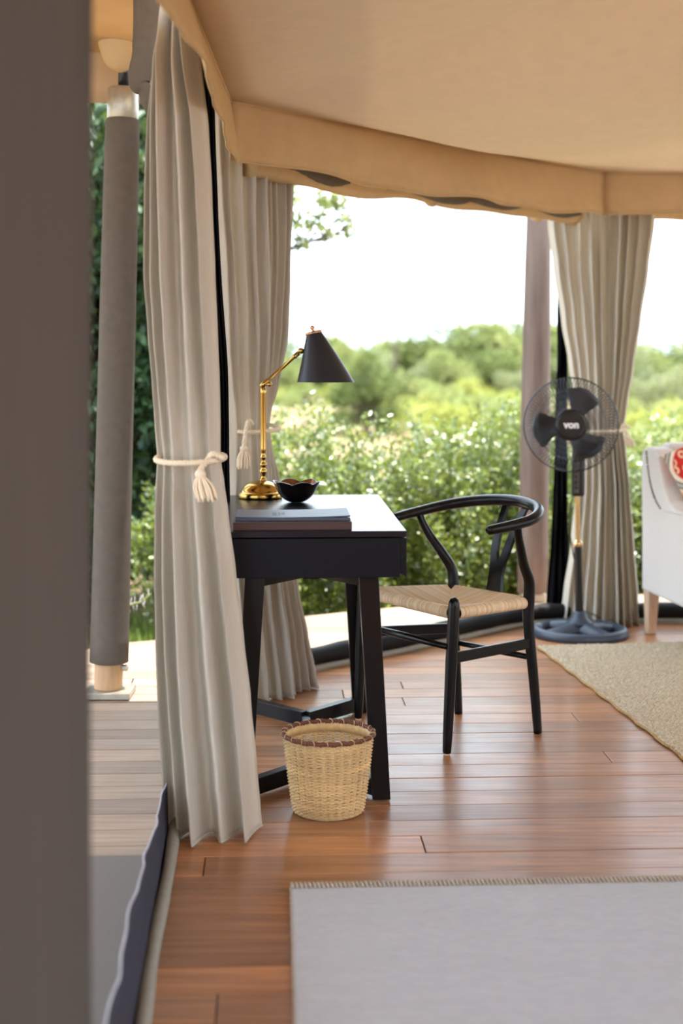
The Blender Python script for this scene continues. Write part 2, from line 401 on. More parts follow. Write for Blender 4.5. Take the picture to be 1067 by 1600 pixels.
# ground far below the deck, falling away to the plain
def gz(x, y): return -0.48-0.006*max(0, y-9)+0.10*math.sin(x*0.11+1)*min(1, max(0, (y-12)/20))
g = MB().grid(lambda a, b: (lerp(-90, 110, a), lerp(-12, 190, b*b*0.9+b*0.1), gz(lerp(-90, 110, a), lerp(-12, 190, b*b*0.9+b*0.1))), 60, 70)
tag(obj('ground', g, 'ground', smooth=True), 'dry pale savanna ground beyond the deck', kind='structure')

# ------------------------------------------------------------------ tent shell
A = Vector((-0.378, 4.82, 0)); B = Vector((1.19, 6.45, 0)); C = Vector((5.6, 6.5, 0)); D = Vector((7.5, 4.6, 0)); E = Vector((7.5, -2.2, 0)); P0 = Vector((-0.345, -2.2, 0))
APEX = Vector((3.9, 2.1, 2.95))
ring = [P0, A, B, C, D, E]
def ztop(p): return 2.098-0.030*min(1, max(0, (p.y-4.85)/1.6))
def zbot(p): return 1.88-0.015*min(1, max(0, (p.y-4.85)/1.6))
cm = MB()
for a, b in zip(ring, ring[1:]):
    ln = (b-a).length; nu = max(12, int(ln*14))
    def fn(s_, r, a=a, b=b, ln=ln):
        p = lerp(a, b, s_); q = lerp(p, APEX, r)
        z = lerp(ztop(p), APEX.z, r**1.12)
        sag = 0.20*math.sin(PI*s_)**0.95*math.sin(PI*min(1, r**0.65))
        wr = (0.006*math.sin(s_*ln*9+r*5)*math.exp(-r*7)+0.004*math.sin(s_*ln*23+1)*math.exp(-r*16)+0.012*math.sin(r*26+2.2*math.sin(s_*4))*math.sin(PI*s_))*min(1, 12*s_*(1-s_))*min(1, r*10)
        return (q.x, q.y, z-sag+wr)
    cm.grid(fn, nu, 40)
ce = obj('ceiling', cm, 'canvas', smooth=True)
import bmesh
b_ = bmesh.new(); b_.from_mesh(ce.data); bmesh.ops.remove_doubles(b_, verts=b_.verts, dist=0.012); bmesh.ops.recalc_face_normals(b_, faces=b_.faces); b_.to_mesh(ce.data); b_.free()
ce.data.polygons.foreach_set('use_smooth', [True]*len(ce.data.polygons))
md = ce.modifiers.new('thickness', 'SOLIDIFY'); md.thickness = 0.003; md.offset = 0
tag(ce, 'sagging tan canvas ceiling of the tent', kind='structure')

# valance hanging from the ceiling seam, gently wavy, hem stitched
def valance_at(s_, L, a, b, r):
    p = lerp(a, b, s_); d = (b-a).normalized(); n = Vector((-d.y, d.x, 0))
    z = lerp(ztop(p)+0.006, zbot(p), r)
    u = s_*L
    z += (0.012*r*math.sin(u*2.6+1.2)+0.006*r*math.sin(u*6.1)+0.004*r*math.sin(u*15+2))*(0.5 if a is P0 else 1.1)
    k_ = 0.4 if a is P0 else 1.0
    off = k_*r*(0.026*math.sin(u*3.1)+0.020*math.sin(u*7.7+0.4+r)+0.011*math.sin(u*17+2*r))-(0.05 if a is P0 else 0.03)*r
    edge = min(1, s_*L/0.1, (1-s_)*L/0.1) if a is not P0 else 1.0-0.3*max(0, (s_*L-5.5)/1.5)
    return p-n*(-off*edge*1.0)+Vector((0, 0, z))
vl = thing('valance', (A.x, A.y, zbot(A)), 'tan canvas valance hanging below the ceiling seam along the openings', 'valance', kind='structure')
vs_ = []
for a, b in ((P0, A), (A, B), (B, C)):
    L = (b-a).length; nu = max(10, int(L*22)); m = MB()
    m.grid(lambda s_, r: valance_at(s_, L, a, b, r), nu, 9)
    pv = obj('canvas_panel', m, 'valance', vl, smooth=True, solid=0.004)
    h = MB(); pts = [valance_at(k/60, L, a, b, 1.0) for k in range(61)]; h.sweep(pts, 0.0045, 6); obj('hem', h, 'valance', pv, smooth=True)
    h = MB(); pts = [valance_at(k/60, L, a, b, 0.0)+Vector((0, 0, -0.004)) for k in range(61)]; h.sweep(pts, 0.008, 6); obj('seam_piping', h, 'valance', pv, smooth=True)

# eave strip outside the seam and the rolled-up window canvas under it
ev = MB()
for a, b in ((A+(B-A)*0.12, B), (B, C)):
    d = (b-a).normalized(); n = Vector((-d.y, d.x, 0))
    ev.grid(lambda s_, r: lerp(a, b, s_)+n*(-0.03+0.24*r)+Vector((0, 0, ztop(lerp(a, b, s_))+0.02-0.02*r)), 12, 3)
tag(obj('roof_eave', ev, 'fly', solid=0.004, smooth=True), 'tan canvas roof eave outside the valance', kind='structure')
def rolled(name, a, b, off, z, r0, label, seed):
    d = (b-a).normalized(); n = Vector((-d.y, d.x, 0)); L = (b-a).length
    t = thing(name, a+n*off+Vector((0, 0, z)), label, 'rolled canvas')
    N = int(L*26); pts = []; rr = []; rnd = random.Random(seed)
    for k in range(N+1):
        s_ = k/N; u = s_*L
        pts.append(lerp(a, b, s_)+n*(off+0.012*math.sin(u*5))+Vector((0, 0, z+lerp(0, -0.03, s_)+0.012*math.sin(u*3.3+2)+0.006*math.sin(u*9))))
        rr.append(r0*(1+0.16*math.sin(u*4.1+1)+0.10*math.sin(u*13)))
    obj('canvas_roll', MB().sweep(pts, rr, 14), 'valance', t, smooth=True)
    # grey lining showing in twisted stretches on the room side
    for (s0, s1) in ((0.06, 0.24), (0.34, 0.60), (0.56, 0.80), (0.74, 0.99)):
        q = []; qr = []
        for k in range(17):
            s_ = lerp(s0, s1, k/16); i = s_*N; p = pts[int(i)] ; r_ = rr[int(i)]
            q.append(lerp(a, b, s_)+n*(p-lerp(a, b, s_)).dot(n)-n*r_*0.92+Vector((0, 0, p.z-r_*0.22+0.010*math.sin(PI*k/16*2)))); qr.append(0.006+0.022*math.sin(PI*k/16))
        obj('grey_lining', MB().sweep(q, qr, 10), 'grey_canvas', t, smooth=True, label='grey lining turned out of the roll')
    for s_ in (0.5,):
        i = int(s_*N); c = pts[i]; ringp = [c+(n*math.cos(2*PI*k/16)+Vector((0, 0, 1))*math.sin(2*PI*k/16))*(rr[i]+0.004)*1.02 for k in range(16)]
        obj('tie_strap', MB().sweep(ringp, 0.006, 6, closed=True), 'valance', t, smooth=True)
    return t
rolled('rolled_canvas', A+(B-A)*0.10, A+(B-A)*0.99, 0.155, 1.922, 0.052, 'rolled up tan window canvas with grey lining behind the long angled valance', 3)
rolled('rolled_canvas', B+Vector((0.04, 0.1, 0)), B+Vector((3.6, 0.14, 0)), 0.13, 1.93, 0.05, 'rolled up tan window canvas above the armchair right of the far curtain', 5)
bm_ = MB().sweep(catmull([P(829, 322, 6.62), P(834, 336, 6.6), P(842, 340, 6.6), P(847, 330, 6.62)], 6), lin_r([0.010, 0.022, 0.020, 0.010], 6), 10)
tag(obj('canvas_knot', bm_, 'valance', smooth=True), 'small knotted bunch of tan canvas at top of the round timber pole', 'canvas tie')

# left canvas wall beside the camera, thick, softly folded
def wl(s_, r):
    Y = lerp(1.80, -2.2, s_); X = WL(Y)
    X += 0.012*math.sin(Y*9+0.5)*min(1, (1.80-Y)*8+0.2)+0.006*math.sin(Y*23)
    z = lerp(0.03, 2.12, r)
    return (X, Y-0.03*math.sin(PI*r)*(1-s_)-(0.02*(1-r))*(1-s_), z)
tag(obj('wall_left', MB().grid(wl, 70, 14), 'wall_canvas', smooth=True, solid=0.012), 'soft grey canvas side wall close at the left', kind='structure')
wb = MB().grid(lambda s_, r: (lerp(-0.1, 7.5, s_), -2.2+0.02*math.sin(s_*60), lerp(0.0, 2.1, r)), 80, 4)
tag(obj('wall_rear_added', wb, 'fly', solid=0.006, smooth=True), 'unseen tan canvas rear wall added behind the viewpoint to cut fill light', kind='structure')  # unseen wall, added to block sky fill from behind the camera
tag(obj('wall_right', MB().grid(lambda s_, r: (lerp(C, D, s_).x, lerp(C, D, s_).y, lerp(0.0, 2.06, r)), 12, 4), 'fly', solid=0.008), 'tan canvas side wall at the far right corner', kind='structure')

# canvas tube on the floor and low slate skirt of the left opening
pts = [Vector((WL(Y)+0.003*math.sin(Y*6), Y, 0.017)) for Y in np.linspace(0.3, 3.9, 40)]
tag(obj('baseboard_left', MB().sweep(pts, [0.0155+0.001*math.sin(k*1.3) for k in range(40)], 12), 'tube', smooth=True), 'olive grey canvas floor tube along the left opening', kind='structure')
def sk(s_, r):
    Y = lerp(0.3, 3.66, s_); X = WL(Y)-0.016+r*(-0.008+0.003*math.sin(Y*14)+0.002*math.sin(Y*33))
    hgt = 0.205-0.075*max(0, min(1, (Y-2.7)/0.75))+0.002*math.sin(Y*31)+0.0015*math.sin(Y*53)
    return (X, Y, 0.003+hgt*r)
skt = thing('canvas_skirt', (WL(2), 2, 0), 'low slate grey canvas skirt with wavy pale hem along the left opening', 'canvas skirt')
obj('skirt_panel', MB().grid(sk, 150, 6), 'skirt', skt, smooth=True, solid=0.003)
obj('hem', MB().sweep([sk(k/160, 1) for k in range(161)], 0.0022, 6), 'hem', skt, smooth=True, label='pale wavy hem tape')
# doormat outside
mt = MB().prism([(-1.7, 2.1), (WL(2.1)-0.06, 2.1), (WL(3.46)-0.06, 3.478), (-1.7, 3.42)], 0.0, 0.012)
tag(obj('doormat', mt, 'mat', bevel=0.004), 'flat grey doormat lying on the deck outside the left opening', 'doormat')

# black rolled flap on the floor along the angled and the back opening
bk = [Vector((-0.36, 5.33, 0)), Vector((-0.14, 5.56, 0)), Vector((0.14, 5.83, 0)), Vector((0.46, 6.15, 0)), Vector((0.72, 6.42, 0)), Vector((0.93, 6.57, 0)), Vector((1.25, 6.60, 0)), Vector((2.2, 6.60, 0)), Vector((5.5, 6.6, 0))]
pp = catmull(bk, 10)
bb = thing('baseboard_back', (0.46, 6.15, 0), 'black rolled canvas flap along the floor of the angled opening', None, kind='structure')
obj('black_roll', MB().sweep([p+Vector((0, 0, 0.053)) for p in pp], [0.038+0.003*math.sin(k*0.9) for k in range(len(pp))], 14), 'blackcanvas', bb, smooth=True)
obj('tan_edge_strip', MB().sweep([p+Vector((0.012, -0.022, 0.0135)) for p in pp], 0.012, 10), 'tube', bb, smooth=True, label='thin tan canvas edge under the black roll')

# ------------------------------------------------------------------ posts and outside canvas at the left
pr = thing('canvas_wrapped_post', (-0.852, 5.18, 0), 'grey canvas wrapped veranda post with metal collar, left of the near curtain', 'post')
b0 = Vector((-0.850, 5.18, 0)); t0 = Vector((-0.797, 5.18, 2.1)); ax = lambda z: lerp(b0, t0, z/2.1)
def at(z): p = ax(z); return Vector((p.x, p.y, z))
obj('wrapped_shaft', MB().sweep([at(z) for z in (0.118, 0.122, 0.2, 0.6, 1.1, 1.6, 2.0, 2.085, 2.10)], [0.060, 0.071, 0.071, 0.068, 0.066, 0.065, 0.063, 0.062, 0.054], 28), 'grey_canvas', pr, smooth=True)
obj('wooden_foot', MB().sweep([at(0.025), at(0.125)], 0.052, 24), 'timber', pr, autosmooth=40, label='bare timber foot of the post')
obj('base_plate', MB().box((-0.845, 5.18, 0.012), (0.17, 0.17, 0.024)), 'galv', pr, bevel=0.003)
obj('bolt', MB().lathe([(0.012, 0), (0.012, 0.02), (0.0, 0.024)], at(0.10)+Vector((0.05, -0.01, 0)), 8, rot=Matrix.Rotation(PI/2, 3, 'Y')), 'galv', pr)
obj('metal_collar', MB().sweep([at(2.095), at(2.10), at(2.205), at(2.21)], [0.054, 0.057, 0.057, 0.053], 28), 'galv', pr, autosmooth=40, label='galvanised steel collar')
obj('pin', MB().sweep([at(2.2), at(2.36)], 0.020, 14), 'wire_rim', pr, smooth=True)
def lumps(name, rows, Y, label, mat):
    pts = [P(x, y, Y) for x, y, r in rows]; rad = [r/F*Y for x, y, r in rows]
    o = obj(name, MB().sweep(catmull(pts, 5), lin_r(rad, 5), 18), mat, smooth=True)
    return tag(o, label, 'rolled canvas')
lumps('rolled_fly_canvas', [(172, -120, 30), (174, -60, 33), (176, 0, 33), (180, 50, 31), (186, 90, 25), (188, 106, 16), (188, 113, 4)], 5.12, 'sunlit tan canvas roll hanging above the post collar', 'valance')
lumps('rolled_wall_canvas', [(240, -120, 30), (238, -40, 30), (236, 30, 28), (232, 75, 26), (224, 98, 20), (219, 116, 19), (218, 132, 16), (226, 142, 11), (229, 160, 9), (231, 176, 3)], 4.55, 'dark grey canvas roll bulging down beside the near curtain top', 'grey_canvas')
# fly sheet over the left veranda
fs_ = MB().grid(lambda s_, r: (lerp(-3.3, 0.12, s_), lerp(0.0, 5.24, r), 2.32+0.10*math.sin(PI*s_)*0.4+lerp(0.25, 0.0, r)+0.2*(s_)*(1-r)), 14, 14)
tag(obj('roof_fly', fs_, 'fly', smooth=True, solid=0.004), 'tan fly sheet over the left veranda', kind='structure')
fv = MB().grid(lambda s_, r: (lerp(-3.3, -0.70, s_), 5.24+0.01*math.sin(s_*40), lerp(2.42, 2.165, r)), 40, 4)
fvt = tag(obj('fly_valance', fv, 'fly', smooth=True, solid=0.004), 'pinkish tan edge of the fly sheet far left behind the post', kind='structure')

# round timber pole in the angled corner
pl_ = thing('timber_pole', (0.967, 7.2, 0), 'round brown timber pole behind the chair and left of the fan', 'pole')
pb = Vector((0.967, 7.2, 0.04)); pt = Vector((1.000, 7.2, 2.12))
obj('pole_shaft', MB().sweep([lerp(pb, pt, k/10) for k in range(11)], [0.076, 0.077, 0.075, 0.074, 0.074, 0.072, 0.071, 0.069, 0.066, 0.062, 0.058], 28), 'pole', pl_, smooth=True)
obj('bracket', MB().box((0.967, 7.2, 0.022), (0.12, 0.12, 0.044)), 'galv', pl_, bevel=0.004)

# ------------------------------------------------------------------ curtains
def curtain(rows, YL, YR, folds, amp, bulge, seed, label, y_tie, latk=0.22):
    Ym = (YL+YR)/2; rnd = random.Random(seed)
    wts = [rnd.uniform(0.55, 1.6) for _ in range(folds)]; tot = sum(wts); cum = [0]
    for x in wts: cum.append(cum[-1]+x/tot)
    amps = [rnd.uniform(0.65, 1.3) for _ in range(folds)]
    ph = [rnd.uniform(-0.5, 0.5) for _ in range(folds+1)]
    y0, y1 = rows[0][0], rows[-1][0]; ns = folds*14+1; nr = 90
    def fn(u, v):
        y = lerp(y0, y1, v); xl, xr, am, bu = interp(rows, y)
        z = max(0.004, H-(y-560)/F*Ym)
        L = Vector(((xl-533.5)/F*YL, YL, z)); R = Vector(((xr-533.5)/F*YR, YR, z))
        d = (R-L); wdt = d.length; d.normalize(); n = Vector((d.y, -d.x, 0))
        if n.y > 0: n = -n
        i = min(folds-1, max(0, next((k for k in range(folds) if u <= cum[k+1]), folds-1)))
        t = (u-cum[i])/(cum[i+1]-cum[i])
        drift = 0.35*math.sin(3*v+ph[i]*6)*0.12
        th = 2*PI*t
        dep = amps[i]*(1-math.cos(th))-1.0
        lat = math.sin(th)*latk*amps[i]+drift*(1-math.cos(th))*0.5
        fw = wdt/folds
        p = L+d*(u*wdt+lat*fw*min(1, am/0.02)*0.9)+n*(am*1.3*dep+bu*math.sin(PI*u)**0.8)
        p += n*0.004*math.sin(v*21+ph[i]*9+u*7)
        return p
    root_p = (fn(0, 1)+fn(1, 1))*0.5
    t = thing('linen_curtain', (root_p.x, root_p.y, 0), label, 'curtain')
    obj('drape', MB().grid(fn, ns, nr), 'linen', t, smooth=True, solid=0.003)
    hm = MB().sweep([fn(k/(ns-1), 1.0)+Vector((0, 0, 0.002)) for k in range(ns)], 0.0035, 6); obj('hem', hm, 'linen', t, smooth=True)
    hd = MB().sweep([fn(k/(ns-1), 0.0) for k in range(ns)], 0.005, 6); obj('heading_tape', hd, 'linen', t, smooth=True)
    return t
c1 = [(-70, 276, 296, .022, .03), (0, 262, 298, .026, .04), (60, 250, 302, .030, .05), (100, 241, 306, .032, .06), (200, 229, 318, .032, .06), (300, 225, 324, .031, .06), (430, 222, 331, .029, .06),
      (520, 228, 335, .026, .06), (600, 235, 338, .022, .06), (660, 240, 340, .016, .06), (714, 245, 341, .012, .06), (760, 242, 347, .019, .06), (800, 240, 352, .025, .065),
      (900, 238, 364, .030, .07), (1000, 240, 375, .034, .075), (1100, 244, 386, .036, .08), (1200, 250, 396, .037, .08), (1270, 255, 402, .037, .08), (1302, 257, 405, .037, .08)]
curtain(c1, 3.70, 3.67, 5, 0.02, 0.08, 31, 'oatmeal linen curtain nearest the left wall, tied with a rope over its front', 714, 0.13)
c2 = [(110, 316, 447, .026, .05), (170, 320, 446, .026, .05), (300, 328, 444, .024, .05), (430, 335, 441, .022, .05), (520, 341, 436, .020, .05), (600, 349, 424, .015, .05), (655, 356, 413, .010, .05),
      (668, 357, 411, .009, .05), (700, 354, 416, .012, .05), (760, 351, 424, .018, .05), (850, 352, 436, .022, .05), (930, 356, 450, .025, .06), (1000, 360, 464, .027, .06), (1060, 363, 475, .028, .06), (1087, 364, 479, .028, .06)]
curtain(c2, 5.02, 5.32, 9, 0.02, 0.06, 7, 'oatmeal linen curtain behind the desk and brass lamp, tied back with a tasselled cord', 668)
c3 = [(318, 855, 1027, .022, .03), (345, 857, 1025, .022, .03), (420, 866, 1015, .021, .04), (500, 878, 1003, .019, .05), (570, 890, 992, .016, .05), (640, 902, 980, .012, .05), (672, 906, 975, .009, .05),
      (700, 905, 979, .014, .05), (760, 902, 985, .022, .06), (850, 893, 992, .022, .06), (930, 882, 999, .025, .07), (974, 876, 1003, .026, .07)]
curtain(c3, 6.56, 6.56, 10, 0.02, 0.06, 11, 'oatmeal linen curtain behind the pedestal fan at the far corner', 672)

# rope tiebacks: three twisted strands round the bundle, a knot and a tassel
def strands(path, r, closed=False, twists=10):
    m = MB(); n = len(path)
    for s0 in range(3):
        q = []
        for i, p in enumerate(path):
            a = path[(i+1) % n] if closed or i+1 < n else path[i]; b_ = path[i-1] if closed or i > 0 else path[i]
            t = (a-b_).normalized(); e1 = t.cross(Vector((0, 0, 1)))
            if e1.length < 1e-3: e1 = t.cross(Vector((0, 1, 0)))
            e1.normalize(); e2 = t.cross(e1); th = 2*PI*(s0/3+twists*i/n)
            q.append(p+(e1*math.cos(th)+e2*math.sin(th))*r*0.55)
        m.sweep(q, r*0.62, 7, closed=closed)
    return m
def tieback(c, ax_, half, depth, r, knot, drop, tip, sk_w, label, tilt=0.0):
    t = thing('curtain_tieback', c, label, 'tieback', 'rope tiebacks on the linen curtains')
    d = Vector(ax_).normalized(); n = Vector((d.y, -d.x, 0))
    if n.y > 0: n = -n
    path = [c+d*half*math.cos(2*PI*k/96)+n*depth*math.sin(2*PI*k/96)+Vector((0, 0, tilt*math.cos(2*PI*k/96)-0.006*math.sin(2*PI*k/96))) for k in range(96)]
    obj('rope_loop', strands(path, r, True, 22), 'rope', t, smooth=True)
    kp = catmull([knot+d*0.024, knot+n*0.014+Vector((0, 0, 0.012)), knot-d*0.012+n*0.012, drop+Vector((0, 0, 0.01)), drop], 8)
    obj('knot', strands(kp, r*0.95, False, 5), 'rope', t, smooth=True)
    obj('wrapped_neck', MB().lathe([(0, 0.012), (r*1.5, 0.008), (r*1.9, 0), (r*1.5, -0.009), (0, -0.012)], drop, 14), 'rope', t, smooth=True)
    m = MB(); rnd = random.Random(3); L = (tip-drop)
    for k in range(40):
        an = rnd.uniform(0, 2*PI); rr = sk_w*math.sqrt(rnd.random()); e = tip+Vector((math.cos(an)*rr, math.sin(an)*rr*0.7, rnd.uniform(-0.005, 0.006)))
        s0 = drop+Vector((math.cos(an)*rr*0.3, math.sin(an)*rr*0.25, -0.004)); mid = lerp(s0, e, 0.45)+Vector((math.cos(an)*rr*0.35, math.sin(an)*rr*0.3, 0))
        m.sweep(catmull([s0, mid, e], 4), 0.0028, 5)
    obj('tassel', m, 'tassel', t, smooth=True)
    return t
cc = P(294, 718, 3.60); tieback(Vector((cc.x, 3.655, cc.z)), (0.99, -0.16, 0), 0.086, 0.100, 0.0075, P(335, 716, 3.60), P(313, 741, 3.54), P(323, 781, 3.53), 0.028,
        'thick cream rope tied round the near curtain with a loose tassel')
cc = P(384, 668, 5.15); tieback(Vector((cc.x+0.025, 5.115, cc.z)), (0.27, 0.3, 0), 0.092, 0.100, 0.0075, P(386, 663, 5.01), P(381, 701, 4.99), P(380, 731, 4.99), 0.024,
        'cream cord with tassel tied round the curtain behind the brass lamp', tilt=0.008)
cc = P(941, 671, 6.53); tieback(Vector((cc.x, 6.52, cc.z)), (1, 0.0, 0), 0.104, 0.082, 0.0075, P(975, 668, 6.50), P(980, 681, 6.50), P(985, 697, 6.50), 0.020,
        'cream cord with tassel tied round the far curtain behind the fan', tilt=0.004)

# black nets bunched beside the curtains
def net(rows, Y, name, label, folds):
    def fn(u, v):
        y = lerp(rows[0][0], rows[-1][0], v); xl, xr = interp(rows, y)
        return P(lerp(xl, xr, u), y, Y)+Vector((0, 0.018*math.sin(u*folds*2*PI)+0.01*math.sin(v*30+u*5), 0))
    return tag(obj(name, MB().grid(fn, folds*10+1, 50), 'net', smooth=True, solid=0.003), label, 'net')
net([(20, 300, 330), (130, 308, 334), (330, 316, 340), (600, 334, 356), (700, 338, 358), (900, 330, 360), (1134, 330, 362)], 4.72, 'bunched_net', 'black insect net gathered between the two left curtains', 4)
net([(330, 872, 884), (530, 871, 886), (740, 866, 886), (860, 860, 887), (950, 853, 888), (970, 852, 890)], 6.66, 'bunched_net', 'black insect net hanging between timber pole and far curtain', 3)

# ------------------------------------------------------------------ desk
DY0, DY1 = 3.905, 4.95
dz = 0.75; da = Vector((-0.05, 1.045, 0)).normalized(); dr = Vector((da.y, -da.x, 0))     # along, rightward
near_mid = Vector((-0.080, DY0, 0))
def D_(s_, a, z): return near_mid+dr*s_+da*a+Vector((0, 0, z))      # desk coordinates: sideways, along, up
rotd = Matrix.Rotation(math.atan2(-da.x, da.y), 3, 'Z')
dk_ = thing('writing_desk', (near_mid.x, near_mid.y+0.5, 0), 'black stained writing desk with splayed legs', 'desk')
LD = 1.046
obj('desktop', MB().box(D_(0.0, LD/2, dz-0.0085), (0.52, LD, 0.017), rotd), 'desk_top', dk_, bevel=0.0015)
obj('apron', MB().box(D_(-0.009, LD/2, dz-0.074), (0.502, LD-0.004, 0.108), rotd), 'desk_body', dk_, bevel=0.001)
for k in range(2):
    a0 = 0.004+k*0.52; dd = MB()
    z1, z0 = dz-0.021, dz-0.118
    q = [D_(0.242, a0, z1), D_(0.26, a0, z1), D_(0.26, a0+0.515, z1), D_(0.242, a0+0.515, z1), D_(0.242, a0, z0-0.0), D_(0.26, a0, z0-0.008), D_(0.26, a0+0.515, z0-0.008), D_(0.242, a0+0.515, z0)]
    dd.add(q, [(0, 1, 2, 3), (7, 6, 5, 4), (0, 4, 5, 1), (1, 5, 6, 2), (2, 6, 7, 3), (3, 7, 4, 0)])
    obj('drawer_front', dd, 'desk_body', dk_, bevel=0.001)
zt = 0.628
for a_t, a_b, sg in ((0.075, 0.040, 1), (LD-0.075, LD-0.040, -1)):
    for s_ in (-1, 1):
        tp = D_(s_*0.158, a_t, zt); bt = D_(s_*0.192, a_b, 0.004)
        w0, w1 = 0.056, 0.050; vsx = []
        for (p, w_) in ((bt, w1), (tp, w0)):
            for (i, j) in ((-1, -1), (1, -1), (1, 1), (-1, 1)): vsx.append(p+dr*i*w_/2+da*j*0.022)
        obj('leg', MB().add(vsx, [(3, 2, 1, 0), (4, 5, 6, 7), (0, 1, 5, 4), (1, 2, 6, 5), (2, 3, 7, 6), (3, 0, 4, 7)]), 'black', dk_, bevel=0.002)
    for s_ in (-1, 1):
        # V bars on the floor and under the apron, meeting at the centre beam
        obj('floor_bar', MB().beam(D_(s_*0.178, a_b+0.01*sg, 0.033), D_(0.004*s_, a_b+0.20*sg, 0.033), 0.030, 0.046), 'black', dk_, bevel=0.0015)
        m = MB(); e0 = D_(s_*0.150, a_t+0.01*sg, 0.604); e1 = D_(0.0, a_t+0.16*sg, 0.611); m.beam(e0, e1, 0.030, 0.034)
        obj('top_bar', m, 'black', dk_, bevel=0.0015)
obj('centre_stretcher', MB().beam(D_(0, 0.235, 0.030), D_(0, LD-0.235, 0.030), 0.028, 0.030), 'black', dk_, bevel=0.0015)
obj('centre_beam', MB().beam(D_(0, 0.16, 0.606), D_(0, LD-0.16, 0.606), 0.045, 0.024), 'black', dk_, bevel=0.0015)

# folders on the desk
def folder(x0, x1, yb, z0, th, dep, mat, label, curl):
    Y = F*(H-z0)/(yb-560); X0 = (x0-533.5)/F*Y; X1 = (x1-533.5)/F*Y; W = X1-X0
    t = thing('leather_folder', (X0+W/2, Y+dep/2, z0), label, 'folder')
    rot = rotd
    c0 = Vector((X0+W/2, Y, z0))
    def pt_(u, v, z): return c0+dr*((u-0.5)*W)+da*(v*dep)+Vector((0, 0, z))
    def sheet(za, zb, cf):
        m = MB(); nu, nv = 24, 8
        top = [pt_(i/(nu-1), j/(nv-1), zb+cf(i/(nu-1), j/(nv-1))) for j in range(nv) for i in range(nu)]
        bot = [pt_(i/(nu-1), j/(nv-1), za+cf(i/(nu-1), j/(nv-1))) for j in range(nv) for i in range(nu)]
        n_ = nu*nv; fs2 = []
        for j in range(nv-1):
            for i in range(nu-1):
                k = j*nu+i; fs2 += [(k, k+1, k+nu+1, k+nu), (n_+k, n_+k+nu, n_+k+nu+1, n_+k+1)]
        for i in range(nu-1):
            fs2 += [(i, n_+i, n_+i+1, i+1), ((nv-1)*nu+i+1, n_+(nv-1)*nu+i+1, n_+(nv-1)*nu+i, (nv-1)*nu+i)]
        for j in range(nv-1):
            fs2 += [((j+1)*nu, n_+(j+1)*nu, n_+j*nu, j*nu), (j*nu+nu-1, n_+j*nu+nu-1, n_+(j+1)*nu+nu-1, (j+1)*nu+nu-1)]
        return m.add(top+bot, fs2)
    cf = lambda u, v: curl*(0.55*(2*u-1)**2+0.45*u)
    zero = lambda u, v: 0.0
    obj('back_cover', sheet(0.0, 0.003, zero), mat, t, bevel=0.0008)
    obj('front_cover', sheet(th-0.004, th, cf), mat, t, bevel=0.0008)
    obj('spine', MB().box(pt_(0.5, 0.006, th/2), (W, dep*0.012, th-0.0012), rotd), mat, t, bevel=0.001)
    pm = MB().box(pt_(0.5, 0.5, th/2-0.0005), (W-0.012, dep-0.012, th-0.0075), rotd); obj('pages', pm, 'paper', t)
    return t, pt_, th, cf
folder(364, 550, 828.5, dz+0.0003, 0.022, 0.215, 'folder_b', 'brown leather folder at the bottom of the stack on the desk', 0.0)
t, pt_, th, cf = folder(368, 547.5, 814, dz+0.0226, 0.009, 0.20, 'folder_g', 'blue grey leather folder on top of the brown one', 0.006)
m = MB()
for (u0, u1, v0, v1) in ((0.32, 0.36, 0.25, 0.62), (0.37, 0.39, 0.25, 0.62), (0.40, 0.43, 0.36, 0.62)):
    z = th+0.0003; m.add([pt_(u0, v0, z+cf(u0, 0)), pt_(u1, v0, z+cf(u1, 0)), pt_(u1, v1, z+cf(u1, 0)), pt_(u0, v1, z+cf(u0, 0))], [(0, 1, 2, 3)])
obj('debossed_mark', m, 'deboss', t, solid=0.0003, label='faint debossed mark on the cover')

# lamp
LY = 4.835; lx = -0.276
lp = thing('desk_lamp', (lx, LY, dz), 'brass desk lamp with swing arm and black cone shade', 'lamp')
m = MB().lathe([(0.0, 0.0), (0.074, 0.0), (0.076, 0.004), (0.0755, 0.017), (0.071, 0.021), (0.068, 0.0215), (0.064, 0.031), (0.055, 0.043), (0.040, 0.053), (0.022, 0.058), (0.013, 0.060), (0.0, 0.0605)], (lx, LY, dz+0.0005), 48)
obj('base', m, 'brass', lp, smooth=True)
cx = lx+0.010
prof = [(0.0, 0.058), (0.012, 0.059), (0.012, 0.064), (0.007, 0.069), (0.0075, 0.077), (0.012, 0.087), (0.0125, 0.094), (0.0085, 0.100), (0.0085, 0.106), (0.0115, 0.111), (0.0115, 0.117), (0.007, 0.122), (0.007, 0.132), (0.0105, 0.137), (0.0105, 0.141), (0.007, 0.147), (0.0075, 0.155), (0.0095, 0.160), (0.0095, 0.168), (0.0092, 0.172), (0.0092, 0.352), (0.0098, 0.354), (0.0098, 0.372), (0.006, 0.378), (0.0, 0.380)]
obj('column', MB().lathe(prof, (cx, LY, dz), 24), 'brass', lp, smooth=True)
j0 = Vector((cx, LY-0.004, dz+0.385)); j1 = Vector((-0.136, LY-0.004, 1.252)); dv = (j1-j0).normalized()
m = MB().sweep([j0-dv*0.012, j0-dv*0.008, j0+dv*0.004, j0+dv*0.016, j0+dv*0.018, j0+dv*0.022, j0+dv*0.024, j1-dv*0.034, j1-dv*0.032, j1-dv*0.028, j1-dv*0.026, j1-dv*0.012], [0.004, 0.0085, 0.010, 0.010, 0.0075, 0.0095, 0.0062, 0.0062, 0.009, 0.009, 0.0072, 0.0085], 16)
obj('arm', m, 'brass', lp, smooth=True)
def ball(c, r, n=14, sz=1): return MB().lathe([(r*math.sin(PI*k/8), -r*sz*math.cos(PI*k/8)) for k in range(9)], c, n)
